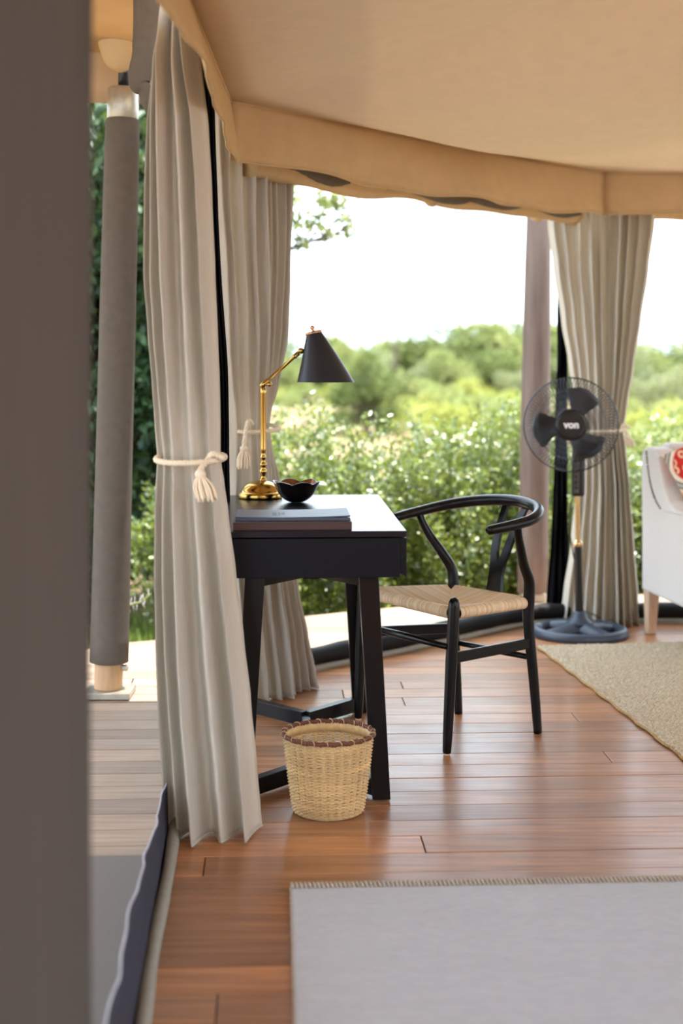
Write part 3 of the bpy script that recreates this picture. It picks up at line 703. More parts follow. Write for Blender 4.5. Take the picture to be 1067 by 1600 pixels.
obj('joint', ball(j1-dv*0.002, 0.0105), 'brass', lp, smooth=True)
m = ball(j0+Vector((0.022, -0.012, 0.002)), 0.0085); m.sweep([j0, j0+Vector((0.018, -0.010, 0.001))], 0.004, 10); obj('tightening_knob', m, 'brass', lp, smooth=True)
st_c = Vector((-0.094, LY, 1.309)); sb_c = Vector((-0.0535, LY, 1.1445)); rt, rb = 0.0262, 0.0975
def shade_pt(u, v, inset=0):
    th = 2*PI*u; c = lerp(st_c, sb_c, v); r = lerp(rt, rb, v)-inset
    tz = (1-v)*0.26*r*math.cos(th)
    return Vector((c.x+r*math.cos(th), c.y+r*math.sin(th), c.z+tz))
sh = obj('lamp_shade', MB().grid(lambda u, v: shade_pt(u, v), 56, 12, close_u=True), 'shade', lp, smooth=True)
obj('shade_lining', MB().grid(lambda u, v: shade_pt(u, v, 0.0012), 56, 12, close_u=True), 'shade_in', sh, smooth=True, label='gold toned inside of the shade')
up_ = (Vector((-0.25, 0, 1))).normalized(); rq = Vector((0, 0, 1)).rotation_difference(up_).to_matrix()
obj('cap_ring', MB().lathe([(0.020, -0.006), (0.0285, -0.004), (0.0295, 0.0), (0.0285, 0.004), (0.022, 0.006), (0.0, 0.0065)], st_c+up_*0.003, 32, rot=rq), 'copper', sh, smooth=True)
obj('finial', MB().lathe([(0.0, 0.0), (0.006, 0.0), (0.004, 0.004), (0.0085, 0.010), (0.008, 0.016), (0.004, 0.020), (0.0, 0.021)], st_c+up_*0.008, 16, rot=rq), 'copper', sh, smooth=True)
obj('bulb_holder', MB().sweep([lerp(st_c, sb_c, 0.05), lerp(st_c, sb_c, 0.45)], 0.015, 16), 'brass', lp, smooth=True)

# petal bowl
BY = 4.70; bc = Vector(((463-533.5)/F*BY, BY, dz+0.0005))
bw = thing('petal_bowl', bc, 'small glossy black bowl with petal rim beside the lamp base', 'bowl')
def bowl_pt(u, v, ins):
    th = 2*PI*u; r = 0.017+(0.071-0.017)*math.sin(v*PI/2*0.93)**0.9 if v > 0 else 0.017
    lob = abs(math.cos(th*3+0.5)); r *= 1+(v**3)*(0.10*(lob-0.5))
    if v > 0.85: r *= 1+(v-0.85)*0.5
    z = 0.064*v**1.5*(1+0.0)+v**4*0.010*(lob-0.6)
    r -= ins; return Vector((bc.x+r*math.cos(th), bc.y+r*math.sin(th), bc.z+z+ins*0.9))
m = MB().grid(lambda u, v: bowl_pt(u, v, 0), 72, 14, close_u=True); m.f.append(tuple(range(72))[::-1]); obj('bowl_body', m, 'bowl', bw, smooth=True)
m = MB().grid(lambda u, v: bowl_pt(u, v, 0.003), 72, 14, close_u=True); m.f.append(tuple(range(72))); obj('bowl_lining', m, 'bowl_in', bw, smooth=True, label='coppery gold inside')
m = MB().sweep([lerp(bowl_pt(k/72, 1, 0), bowl_pt(k/72, 1, 0.003), 0.5) for k in range(72)], 0.0022, 6, closed=True); obj('rim', m, 'bowl', bw, smooth=True)

# ------------------------------------------------------------------ waste basket
KY = 3.85; kc = Vector(((513-533.5)/F*KY, KY, 0.0)); RB, RT, KH = 0.094, 0.1215, 0.212
bs = thing('wicker_basket', kc, 'woven cane waste basket with dark brown rim', 'basket')
rad = lambda z: lerp(RB, RT, (z/KH)**0.9)*(1.0-0.035*math.exp(-z/0.012))
NS = 30; m = MB(); rnd = random.Random(5)
NRW = 46
for r_ in range(NRW):
    z = 0.008+(KH-0.016)*r_/(NRW-1); ph = r_ % 2
    pts = []
    for k in range(NS*4):
        th = 2*PI*k/(NS*4); wv = 0.0026*math.cos(th*NS/1.0+ph*PI)
        rr = rad(z)+wv; pts.append(kc+Vector((rr*math.cos(th), rr*math.sin(th), z+0.0007*math.sin(th*3+r_))))
    thin = 0.0021 if z < 0.14 else 0.0017
    m.sweep(pts, thin, 4, closed=True, flat=0.55 if False else 1.0)
obj('woven_wall', m, 'cane', bs, smooth=True, stuff=True)
m = MB()
for k in range(NS):
    th = 2*PI*k/NS; tn = Vector((-math.sin(th), math.cos(th), 0))
    pts = [kc+Vector((rad(z)*math.cos(th), rad(z)*math.sin(th), z)) for z in np.linspace(0.004, KH, 8)]
    for a, b in zip(pts, pts[1:]):
        rd_ = Vector((math.cos(th), math.sin(th), 0)); m.add([a-tn*0.0035-rd_*0.0008, a+tn*0.0035-rd_*0.0008, b+tn*0.0035-rd_*0.0008, b-tn*0.0035-rd_*0.0008, a-tn*0.0035+rd_*0.0008, a+tn*0.0035+rd_*0.0008, b+tn*0.0035+rd_*0.0008, b-tn*0.0035+rd_*0.0008],
              [(0, 1, 2, 3), (7, 6, 5, 4), (0, 4, 5, 1), (1, 5, 6, 2), (2, 6, 7, 3), (3, 7, 4, 0)])
obj('stakes', m, 'cane_in', bs, stuff=True)
m = MB().grid(lambda u, v: kc+Vector((lerp(0.1180, 0.1160, v)*math.cos(2*PI*u), lerp(0.1180, 0.1160, v)*math.sin(2*PI*u), lerp(KH, KH-0.028, v))), 60, 2, close_u=True); obj('inner_band', m, 'cane_in', bs, smooth=True, solid=0.0015)
path = [kc+Vector((RT*math.cos(2*PI*k/120), RT*math.sin(2*PI*k/120), KH+0.001*math.sin(k))) for k in range(120)]
rim = obj('rim', strands(path, 0.0062, True, 26), 'cane_rim', bs, smooth=True, label='dark brown bound rim')
m = MB()
for k in range(22):
    th = 2*PI*k/22+0.1; c = kc+Vector((RT*math.cos(th), RT*math.sin(th), KH)); rd_ = Vector((math.cos(th), math.sin(th), 0)); tn = Vector((-rd_.y, rd_.x, 0))
    m.sweep([c+(rd_*math.cos(a)+Vector((0, 0, 1))*math.sin(a))*0.0072+tn*0.006*math.cos(a) for a in np.linspace(0, 2*PI, 12, endpoint=False)], 0.0010, 5, closed=True)
obj('lashing', m, 'cane', rim, smooth=True, stuff=True)
m = MB().lathe([(0.0, 0.006), (RB-0.006, 0.006), (RB-0.002, 0.003), (RB-0.006, 0.0006), (0.0, 0.0006)], kc, 40); obj('bottom', m, 'cane_in', bs, smooth=True)

# ------------------------------------------------------------------ wishbone chair
nf = Vector((0.325, 4.390, 0)); ff = Vector((0.057, 4.82, 0)); nb = Vector((0.641, 4.650, 0)); fb = Vector((0.403, 4.905, 0))
fm = (nf+ff)/2; bmid = (nb+fb)/2; bdir = (bmid-fm).normalized(); ndir = Vector((bdir.y, -bdir.x, 0))       # back, towards the near side
ch = thing('wishbone_chair', ((fm+bmid)/2).to_tuple(), 'black round-backed chair with woven cord seat at the desk', 'chair')
up = lambda p, z: Vector((p.x, p.y, z))
nft = Vector((0.349, 4.40, 0)); fft = Vector((0.072, 4.81, 0))
for p, q in ((nf, nft), (ff, fft)):
    f_ = lambda z: Vector((lerp(p.x, q.x, z/0.48), lerp(p.y, q.y, z/0.48), z))
    obj('front_leg', MB().sweep([f_(z) for z in (0.006, 0.01, 0.06, 0.16, 0.30, 0.40, 0.455, 0.470, 0.480, 0.486)], [0.0115, 0.0135, 0.0152, 0.0168, 0.0184, 0.0184, 0.0178, 0.0168, 0.0125, 0.004], 20), 'black', ch, smooth=True)
    obj('foot_glide', MB().lathe([(0.010, 0.0), (0.011, 0.003), (0.009, 0.007)], p, 14), 'oak', ch, smooth=True)
nbs, fbs = Vector((0.609, 4.645, 0)), Vector((0.382, 4.900, 0))
def rear(p, sseat, side):
    out = ndir*side
    pts = [up(p, 0.006), up(p, 0.012), lerp(up(p, 0), up(sseat, 0.43), 0.4), up(sseat, 0.36)+bdir*0.002, up(sseat, 0.44)+bdir*0.004, up(sseat, 0.50)+bdir*0.0+out*0.006,
           up(sseat, 0.555)-bdir*0.030+out*0.020, up(sseat, 0.61)-bdir*0.060+out*0.046, up(sseat, 0.655)-bdir*0.080+out*0.062, up(sseat, 0.690)-bdir*0.090+out*0.072]
    rr = [0.012, 0.0142, 0.0165, 0.0182, 0.0190, 0.0185, 0.0170, 0.0150, 0.0135, 0.0125]
    obj('rear_leg', MB().sweep(catmull(pts, 5), lin_r(rr, 5), 20), 'black', ch, smooth=True)
    obj('foot_glide', MB().lathe([(0.010, 0.0), (0.011, 0.003), (0.009, 0.007)], p, 14), 'oak', ch, smooth=True)
    return pts[-1]
tn_ = rear(nb, nbs, 1); tf_ = rear(fb, fbs, -1)
rc = (tn_+tf_)/2; hw = (tn_-tf_).length/2
sa, sb2 = tn_-bdir*0.0, tf_
rail = []
zr = lambda t: 0.700+0.050*max(0, t)**1.2
for k in range(7): rail.append(tn_-bdir*(0.105-0.015*k)-ndir*(0.012*(1-k/7)**2)+Vector((0, 0, lerp(-0.010, 0.006, k/7))))
for k in range(2, 31):
    a = PI*k/32; s_ = math.sin(a); p = rc+(tn_-rc)*math.cos(a)+bdir*(0.192*s_)+ndir*(0.02*math.cos(a)*s_); rail.append(Vector((p.x, p.y, 0.696+0.046*s_**1.2)))
for k in range(1, 8): rail.append(tf_-bdir*(0.015*k)+ndir*(0.012*(k/7)**2)+Vector((0, 0, lerp(0.006, -0.010, k/7))))
nrl = len(rail); rrad = [0.0155+0.004*math.sin(PI*k/(nrl-1)) for k in range(nrl)]; rrad[0] = rrad[-1] = 0.0145
rail = [rail[0]-bdir*0.006]+rail+[rail[-1]-bdir*0.006]; rrad = [0.006]+rrad+[0.006]
obj('arm_rail', MB().sweep(rail, rrad, 18), 'black', ch, smooth=True, label='bent black top rail forming arms and back')
# Y-shaped back splat: two prongs to the rail and one blade to the seat
sb_ = up(bmid, 0.425)-bdir*0.012; 
def splat_pt(x, t):             # x across, t up 0..1
    base = lerp(sb_, Vector((rc.x, rc.y, 0.730))+bdir*0.200, t); return base+ndir*x-bdir*0.018*math.sin(PI*t)+bdir*0.0
outline = []
def edge_l(t): return -(0.047-0.009*math.sin(PI*min(1, t/0.5))+max(0, t-0.35)*0.040)
def cutw(t): return 0.0 if t < 0.40 else min(1, (t-0.40)/0.07)**0.5*(0.009+(t-0.40)*0.058)
mm = MB(); NT_ = 34; th_ = 0.0055
for sg in (-1, 1):
    rows_ = []
    for k in range(NT_+1):
        t = k/NT_; xo = -edge_l(t)*sg; xi = cutw(t)*sg; rows_.append((splat_pt(xi, t), splat_pt(xo, t)))
    vs2 = []
    for a, b in rows_:
        for p in (a, b):
            vs2 += [p-bdir*th_, p+bdir*th_]
    fs2 = []
    for k in range(NT_):
        o_ = k*4; n_ = o_+4
        fs2 += [(o_, o_+2, n_+2, n_), (o_+1, n_+1, n_+3, o_+3), (o_+2, o_+3, n_+3, n_+2)]
        if cutw(k/NT_) > 0 or cutw((k+1)/NT_) > 0: fs2.append((o_, n_, n_+1, o_+1))
    fs2 += [(0, 1, 3, 2), (NT_*4, NT_*4+2, NT_*4+3, NT_*4+1)]
    mm.add(vs2, fs2)
obj('back_splat', mm, 'black', ch, autosmooth=35, label='black Y-shaped back splat')
# seat of woven cord in four mitred fields over round rails
zs = 0.440
sc_ = [up(nft, zs)+bdir*0.004-ndir*0.008, up(nbs, zs-0.006)-bdir*0.004-ndir*0.0, up(fbs, zs-0.006)-bdir*0.004, up(fft, zs)+bdir*0.004+ndir*0.008]
so = (sc_[0]+sc_[1]+sc_[2]+sc_[3])/4-Vector((0, 0, 0.030))
mm = MB()
for i in range(4):
    c0, c1_ = sc_[i], sc_[(i+1) % 4]; e = (c1_-c0).normalized(); inw = Vector((-e.y, e.x, 0))
    if inw.dot(so-c0) < 0: inw = -inw
    Ln = (c1_-c0).length; nc = int(Ln/0.0054); nu = nc*6+1
    trim = 0.016/Ln
    def fn(u, v):
        uu = lerp(trim, 1-trim, u); p = lerp(c0, c1_, uu)
        q = lerp(c0, so, uu*2) if uu <= 0.5 else lerp(c1_, so, (1-uu)*2)
        ripple = 0.0026*abs(math.sin(PI*u*nc))
        if v < 0.5:
            a = lerp(-PI*0.55, PI/2, v/0.5); rr = 0.0165+ripple
            return p-inw*(math.cos(a)*rr)+Vector((0, 0, math.sin(a)*rr-0.006))
        t = (v-0.5)/0.5; return lerp(p, q, t)+Vector((0, 0, (0.0105)+ripple-0.010*t))
    for kc_ in range(nc): mm.grid(lambda u, v: fn((kc_+u)/nc, v), 5, 19)
    mm.grid(lambda u, v: lerp(lerp(c0, c1_, u), so, v)+Vector((0, 0, -0.022)), 8, 3)
obj('woven_seat', mm, 'cord', ch, smooth=True, label='natural paper cord seat')
# stretchers
def stretch(a, b, w_, h_, name='stretcher'):
    obj(name, MB().beam(a, b, w_, h_), 'black', ch, bevel=0.004)
stretch(up(nf, 0.298)+Vector((0.012, 0.004, 0)), up(lerp(nb, nbs, 0.68), 0.296), 0.016, 0.034, 'side_stretcher'); stretch(up(ff, 0.298), up(lerp(fb, fbs, 0.68), 0.296), 0.016, 0.034, 'side_stretcher')
obj('front_stretcher', MB().sweep([up(ff, 0.325), lerp(up(ff, 0.325), up(nf, 0.335), 0.5), up(nf, 0.335)], [0.009, 0.012, 0.009], 14), 'black', ch, smooth=True)
obj('rear_stretcher', MB().sweep([up(lerp(fb, fbs, 0.57), 0.247), up((lerp(fb, fbs, 0.57)+lerp(nb, nbs, 0.57))/2, 0.247), up(lerp(nb, nbs, 0.57), 0.247)], [0.009, 0.0115, 0.009], 14), 'black', ch, smooth=True)

# ------------------------------------------------------------------ pedestal fan
FX, FY = 1.055, 6.30
fn_ = thing('pedestal_fan', (FX, FY, 0), 'black pedestal fan with wire grille by the timber pole', 'fan')
m = MB()
ro, nseg = 0.193, 72
prof_r = [(-0.032, 0.0), (-0.030, 0.020), (-0.020, 0.034), (0.0, 0.038), (0.020, 0.032), (0.030, 0.018), (0.032, 0.0)]
vs3 = []
for k in range(nseg):
    th = 2*PI*k/nseg
    for dr_, z in prof_r: vs3.append((FX+(ro-0.004+dr_*0.8)*math.cos(th), FY+(ro-0.004+dr_*0.8)*math.sin(th), z+0.001))
np_ = len(prof_r); fsx = []
for k in range(nseg):
    for i in range(np_): fsx.append((k*np_+i, ((k+1) % nseg)*np_+i, ((k+1) % nseg)*np_+(i+1) % np_, k*np_+(i+1) % np_))
m.add(vs3, fsx); obj('base_ring', m, 'base_pl', fn_, smooth=True)
for k in range(4):
    th = 2*PI*k/4+0.55; d = Vector((math.cos(th), math.sin(th), 0)); e = Vector((-d.y, d.x, 0)); m = MB()
    def sp(u, v):
        r_ = lerp(0.02, 0.178, u); w_ = lerp(0.034, 0.034, u)+0.02*abs(u-0.5); a = PI*v
        return Vector((FX, FY, 0))+d*r_+e*(w_*math.cos(a))+Vector((0, 0, 0.004+(lerp(0.066, 0.032, u**0.7))*math.sin(a)**0.7))
    m.grid(sp, 12, 11); obj('spoke', m, 'base_pl', fn_, smooth=True, solid=0.004)
obj('base_collar', MB().lathe([(0.06, 0.045), (0.056, 0.062), (0.036, 0.078), (0.030, 0.100), (0.024, 0.106), (0.0, 0.106)], (FX, FY, 0), 28), 'base_pl', fn_, smooth=True)
px_ = FX-0.008
obj('lower_pole', MB().sweep([(FX-0.002, FY, 0.09), (px_, FY, 0.395)], 0.018, 18), 'plastic', fn_, autosmooth=40)
obj('height_collar', MB().lathe([(0.018, 0), (0.022, 0.004), (0.022, 0.022), (0.014, 0.030), (0.012, 0.031)], (px_, FY, 0.390), 20), 'steel', fn_, smooth=True)
obj('upper_pole', MB().sweep([(px_, FY, 0.41), (px_-0.004, FY, 0.66)], 0.0105, 16), 'steel', fn_, autosmooth=40, label='bright metal extension tube')
# control box
m = MB().box((px_, FY-0.004, 0.70), (0.056, 0.05, 0.17)); cb = obj('control_box', m, 'plastic', fn_, bevel=0.012)
obj('control_panel', MB().box((px_-0.012, FY-0.030, 0.70), (0.022, 0.006, 0.14)), 'wire', cb, bevel=0.002, label='pale metal control strip')
for k in range(4): obj('button', MB().box((px_-0.012, FY-0.035, 0.655+0.024*k), (0.013, 0.006, 0.012)), 'plastic', cb, bevel=0.002)
hc = Vector((0.996, 6.175, 0.937)); yaw = 0.10
fd = Vector((-math.sin(yaw)-0.02, -math.cos(yaw), 0.02)).normalized()
rh = Vector((0, 0, 1)).rotation_difference(fd).to_matrix()          # local z -> facing
ex = Vector((0, 0, 1)).cross(fd).normalized()*1.0; ey = fd.cross(ex)
if ex.x < 0: ex = -ex; 
ey = Vector((0, 0, 1)); ey = (ey-fd*ey.dot(fd)).normalized()
def hp(a, r, f_): return hc+ex*(r*math.cos(a))+ey*(r*math.sin(a))+fd*f_
mo = MB().sweep([hc-fd*0.05, hc-fd*0.06, hc-fd*0.12, hc-fd*0.165, hc-fd*0.175], [0.05, 0.066, 0.066, 0.050, 0.02], 28)
obj('motor_housing', mo, 'plastic', fn_, smooth=True)
obj('neck', MB().sweep([Vector((px_-0.003, FY, 0.77)), Vector((px_-0.004, FY-0.002, 0.84)), hc-fd*0.115-Vector((0, 0, 0.03))], [0.024, 0.022, 0.026], 16), 'plastic', fn_, smooth=True)
RG = 0.2035
def grille(front):
    m = MB(); nw = 84; depth = 0.052 if front else -0.062
    for k in range(nw):
        a = 2*PI*k/nw; pts = []
        for t in (0, 0.25, 0.5, 0.72, 0.86, 0.95, 1.0):
            r_ = lerp(0.066, RG, t); f_ = depth*math.sqrt(max(0, 1-t**4.0))
            pts.append(hp(a+(0.20*(1-t) if front else -0.2*(1-t)), r_, f_))
        m.sweep(pts, 0.0012, 4, cap=False)
    rr = 0.148; m.sweep([hp(2*PI*k/72, rr, depth*math.sqrt(1-((rr-0.066)/(RG-0.066))**4)) for k in range(72)], 0.0010, 5, closed=True)
    return m
gf = obj('front_grille', grille(True), 'wire', fn_, smooth=True)
obj('rear_grille', grille(False), 'wire', fn_, smooth=True)
obj('grille_rim', MB().sweep([hp(2*PI*k/96, RG, 0) for k in range(96)], 0.0032, 8, closed=True), 'wire_rim', gf, smooth=True, label='dark outer rim of the grille')
cap_ = MB().lathe([(0.070, -0.004), (0.070, 0.0), (0.0665, 0.003), (0.056, 0.004), (0.054, 0.0015), (0.050, 0.0015), (0.0, 0.0015)], hc+fd*0.050, 40, rot=rh)
hub = obj('grille_badge', cap_, 'plastic', fn_, smooth=False, autosmooth=40, label='round black badge with white lettering')
fc = bpy.data.curves.new('lettering', 'FONT'); fc.body = 'von'; fc.size = 0.043; fc.align_x = 'CENTER'; fc.align_y = 'CENTER'; fc.extrude = 0.0006; fc.offset = 0.0018
fc.materials.append(M['white'])
tmp_ = bpy.data.objects.new('lettering_curve', fc); COL.objects.link(tmp_)
lme = bpy.data.meshes.new_from_object(tmp_.evaluated_get(bpy.context.evaluated_depsgraph_get())); COL.objects.unlink(tmp_); bpy.data.objects.remove(tmp_)
lme.materials.clear(); lme.materials.append(M['white'])
fo = bpy.data.objects.new('lettering', lme); COL.objects.link(fo); fo.parent = hub; fo['label'] = 'white lettering on the badge'
mat3 = Matrix((ex, ey, fd)).transposed()
fo.matrix_local = Matrix.Translation(hc+fd*0.0526-wloc(hub)) @ mat3.to_4x4()
for ang in (62, 184, 303):
    a0 = math.radians(ang); m = MB()
    def bl(u, v):
        r_ = lerp(0.035, 0.168, u); half = lerp(0.46, 0.54, min(1, u*1.3))*(1 if u < 0.86 else math.sqrt(max(0, 1-((u-0.86)/0.145)**2)))
        half = max(half, 0.02)
        a = a0+(v-0.5)*2*half*(1.0)+0.12*u
        return hp(a, r_, 0.004+0.030*(v-0.5)+0.010*math.sin(PI*v))
    m.grid(bl, 16, 12); obj('blade', m, 'blade', fn_, smooth=True, solid=0.003)
obj('blade_hub', MB().sweep([hc-fd*0.05, hc+fd*0.024, hc+fd*0.030], [0.046, 0.046, 0.034], 24), 'plastic', fn_, autosmooth=40)
obj('power_cord', MB().sweep(catmull([Vector((px_-0.02, FY-0.01, 0.63)), Vector((px_-0.035, FY, 0.56)), Vector((px_-0.036, FY, 0.46)), Vector((px_-0.018, FY+0.02, 0.36)), Vector((px_+0.014, FY+0.022, 0.2)), Vector((px_+0.024, FY+0.02, 0.11)), Vector((px_+0.07, FY+0.06, 0.085)), Vector((px_+0.12, FY+0.14, 0.05))], 8), 0.003, 7), 'plastic', fn_, smooth=True)

# ------------------------------------------------------------------ rugs
def rug(name, poly, th, mat, emat, label, edges, er, cat='rug', wob=0.0):
    c = Vector((sum(p[0] for p in poly)/len(poly), sum(p[1] for p in poly)/len(poly), 0))
    t = thing(name, c, label, cat)
    obj('pile', MB().prism(poly, 0.001, th), mat, t, bevel=0.004)
    for i in edges:
        a = Vector((poly[i][0], poly[i][1], 0)); b = Vector((poly[(i+1) % len(poly)][0], poly[(i+1) % len(poly)][1], 0)); n = max(30, int((b-a).length*60))
        d = (b-a).normalized(); nn = Vector((d.y, -d.x, 0)); rr = random.Random(i)
        pts = [lerp(a, b, k/n)+nn*wob*math.sin(k*0.5+rr.random())+Vector((0, 0, er*0.9)) for k in range(n+1)]
        if name == 'jute_rug': mb = strands(pts, er*0.75, False, int((b-a).length*25))
        else: mb = MB().sweep(pts, [er*(1+0.15*math.sin(k*2.1)) for k in range(n+1)], 8)
        obj('bound_edge', mb, emat, t, smooth=True)
    return t
r0 = Vector((-0.115, 3.285)); ru = Vector((U.x, U.y))*1.0; rv = Vector((0.045, -1.0)).normalized()
def rp(a, b): q = r0+ru*a+rv*b; return (q.x, q.y)
rg = rug('wool_rug', [rp(0, 0), rp(0, 1.75), rp(2.6, 1.75), rp(2.6, 0)], 0.011, 'wool', 'wool_edge', 'pale cream flatweave rug in the front of the floor', [0], 0.005)
# whipped far edge: a row of stitches standing proud
m = MB(); n = 260
for k in range(n):
    a = 2.6*k/n; p = Vector((*rp(a, 0.0), 0)); q = Vector((*rp(a+0.004, 0.030), 0))
    m.sweep([p+Vector((0, 0, 0.003)), p+Vector((0, 0, 0.012)), lerp(p, q, 0.5)+Vector((0, 0, 0.0145)), q+Vector((0, 0, 0.012))], 0.0042, 5)
obj('whipped_edge', m, 'wool_edge', rg, smooth=True, stuff=True, label='beige whipped stitching along the far edge')
jc = PF(840, 1012.5); j2 = PF(1067, 1187)
jd = Vector((j2.x-jc.x, j2.y-jc.y)).normalized(); ju = Vector((-jd.y, jd.x)); ju = ju if ju.x > 0 else -ju
def jp(a, b): q = Vector((jc.x, jc.y))+ju*a+jd*b; return (q.x, q.y)
jt = rug('jute_rug', [jp(0, 0), jp(0, 2.6), jp(3.0, 2.6), jp(3.0, 0)], 0.010, 'jute', 'jute_edge', 'golden looped jute rug beside the chair and fan', [0, 3], 0.007, wob=0.004)
# loops: little bumps over the whole visible pile, one mesh
m = MB(); rnd = random.Random(8)
base_v = [Vector((math.cos(2*PI*k/6), math.sin(2*PI*k/6), 0)) for k in range(6)]
i = 0
b = 0.008
while b < 2.55:
    a = 0.008+(0.007 if i % 2 else 0)
    while a < 1.35:
        x, y = jp(a+rnd.uniform(-.002, .002), b+rnd.uniform(-.002, .002)); sx, sy = rnd.uniform(.0055, .008), rnd.uniform(.004, .006); an = rnd.uniform(0, PI); h = rnd.uniform(.003, .006)
        ca, sn = math.cos(an), math.sin(an); o_ = len(m.v)
        for q in base_v: m.v.append((x+q.x*sx*ca-q.y*sy*sn, y+q.x*sx*sn+q.y*sy*ca, 0.0095))
        for q in base_v[::2]: m.v.append((x+(q.x*sx*ca-q.y*sy*sn)*0.5, y+(q.x*sx*sn+q.y*sy*ca)*0.5, 0.0095+h))
        m.f += [(o_+6, o_+7, o_+8), (o_, o_+1, o_+6), (o_+1, o_+2, o_+7), (o_+1, o_+7, o_+6), (o_+2, o_+3, o_+7), (o_+3, o_+4, o_+8), (o_+3, o_+8, o_+7), (o_+4, o_+5, o_+8), (o_+5, o_, o_+6), (o_+5, o_+6, o_+8)]
        a += 0.014
    b += 0.011; i += 1
obj('jute_loops', m, 'jute', jt, smooth=True, stuff=True)

# ------------------------------------------------------------------ armchair and pillow
ao = Vector((1.335, 6.335, 0)); af = Vector((0.28, -0.96, 0)).normalized(); al = Vector((-af.y, af.x, 0))      # forward, away from us
ac = thing('armchair', (ao+af*0.35+al*0.33).to_tuple(), 'pale linen armchair with nailhead trim cropped at the right', 'armchair')
def AP(f_, l_, z): return ao+af*f_+al*l_+Vector((0, 0, z))
side = [(0.0, 0.195), (0.0, 0.50), (-0.006, 0.70), (-0.002, 0.80), (0.020, 0.826), (0.06, 0.836), (0.12, 0.828), (0.155, 0.80), (0.175, 0.74), (0.20, 0.67), (0.235, 0.61), (0.29, 0.582), (0.36, 0.575), (0.72, 0.575), (0.75, 0.55), (0.75, 0.185), (0.40, 0.172)]
def panel(l0, l1):
    n = len(side); m = MB()
    m.add([AP(f_, l0, z) for f_, z in side]+[AP(f_, l1, z) for f_, z in side], [tuple(range(n)), tuple(range(n, 2*n))[::-1]]+[(i, n+i, n+(i+1) % n, (i+1) % n) for i in range(n)])
    return m
sp_ = obj('arm_panel', panel(0.0, 0.09), 'upholstery', ac, bevel=0.012)
obj('arm_panel', panel(0.60, 0.69), 'upholstery', ac, bevel=0.012)
m = MB()
bkp = [(-0.004, 0.20), (-0.008, 0.70), (0.0, 0.825), (0.03, 0.855), (0.08, 0.85), (0.11, 0.80), (0.14, 0.60), (0.18, 0.45), (0.18, 0.20)]
n = len(bkp); m.add([AP(f_, 0.085, z) for f_, z in bkp]+[AP(f_, 0.605, z) for f_, z in bkp], [tuple(range(n)), tuple(range(n, 2*n))[::-1]]+[(i, n+i, n+(i+1) % n, (i+1) % n) for i in range(n)])
obj('backrest', m, 'upholstery', ac, bevel=0.02)
ra = Matrix.Rotation(math.atan2(af.y, af.x), 3, 'Z')
obj('seat_base', MB().box(AP(0.46, 0.345, 0.265), (0.56, 0.51, 0.15), ra), 'upholstery', ac, bevel=0.015)
obj('seat_cushion', MB().box(AP(0.475, 0.345, 0.405), (0.56, 0.505, 0.13), ra), 'upholstery', ac, bevel=0.04)
nl = catmull([AP(0.050, -0.002, 0.812), AP(0.060, -0.002, 0.76), AP(0.084, -0.002, 0.68), AP(0.125, -0.002, 0.615), AP(0.180, -0.002, 0.570)], 14)
m = MB()
tot = 0; last = nl[0]
for p in nl:
    if (p-last).length >= 0.0105 or p is nl[0]:
        m.add(ball(p, 0.0046, 8).v, ball(p, 0.0046, 8).f); last = p
nh = obj('nailhead_trim', m, 'nail', sp_, smooth=True, label='row of dark nailheads down the arm edge')
obj('piping', MB().sweep([AP(0.180, -0.001, 0.570), AP(0.20, -0.001, 0.567), AP(0.73, -0.001, 0.567)], 0.0035, 6), 'upholstery', sp_, smooth=True)
for (f_, l_) in ((0.030, 0.035), (0.70, 0.035), (0.030, 0.65), (0.70, 0.65)):
    tp = AP(f_, l_, 0.20); bt = AP(f_-0.012 if f_ < 0.1 else f_+0.012, l_, 0.001); vsx = []
    for p, w_ in ((bt, 0.036), (tp, 0.054)):
        for (i, j) in ((-1, -1), (1, -1), (1, 1), (-1, 1)): vsx.append(p+af*i*w_/2+al*j*w_/2)
    obj('leg', MB().add(vsx, [(3, 2, 1, 0), (4, 5, 6, 7), (0, 1, 5, 4), (1, 2, 6, 5), (2, 3, 7, 6), (3, 0, 4, 7)]), 'oak', ac, bevel=0.002)
pc = Vector((1.635, 6.15, 0.70)); pm = MB()
def pil(sgn):
    def fn(u, v):
        x = (u-0.5)*0.40; z = (v-0.5)*0.40; bx = math.cos(PI*(u-0.5)); bz = math.cos(PI*(v-0.5))
        pinch = 1-0.06*(abs(2*u-1)**2*(1-abs(2*v-1)**2)+abs(2*v-1)**2*(1-abs(2*u-1)**2))*0.8
        return Vector((x*pinch, sgn*0.055*(max(0, bx*bz))**0.55, z*pinch))
    return fn
pm.grid(pil(-1), 24, 24); pm.grid(lambda u, v: pil(1)(1-u, v), 24, 24)
rotp = Matrix.Rotation(0.22, 3, 'Z') @ Matrix.Rotation(-0.20, 3, 'X') @ Matrix.Rotation(math.radians(-22), 3, 'Y')
me = bpy.data.meshes.new('pillow'); me.from_pydata(pm.v, [], pm.f); me.materials.append(M['pillow']); me.polygons.foreach_set('use_smooth', [True]*len(me.polygons))
po = bpy.data.objects.new('pillow', me); COL.objects.link(po); po.location = pc; po.rotation_euler = rotp.to_euler()
tag(po, 'cream pillow embroidered with red flowers leaning in the armchair', 'pillow')

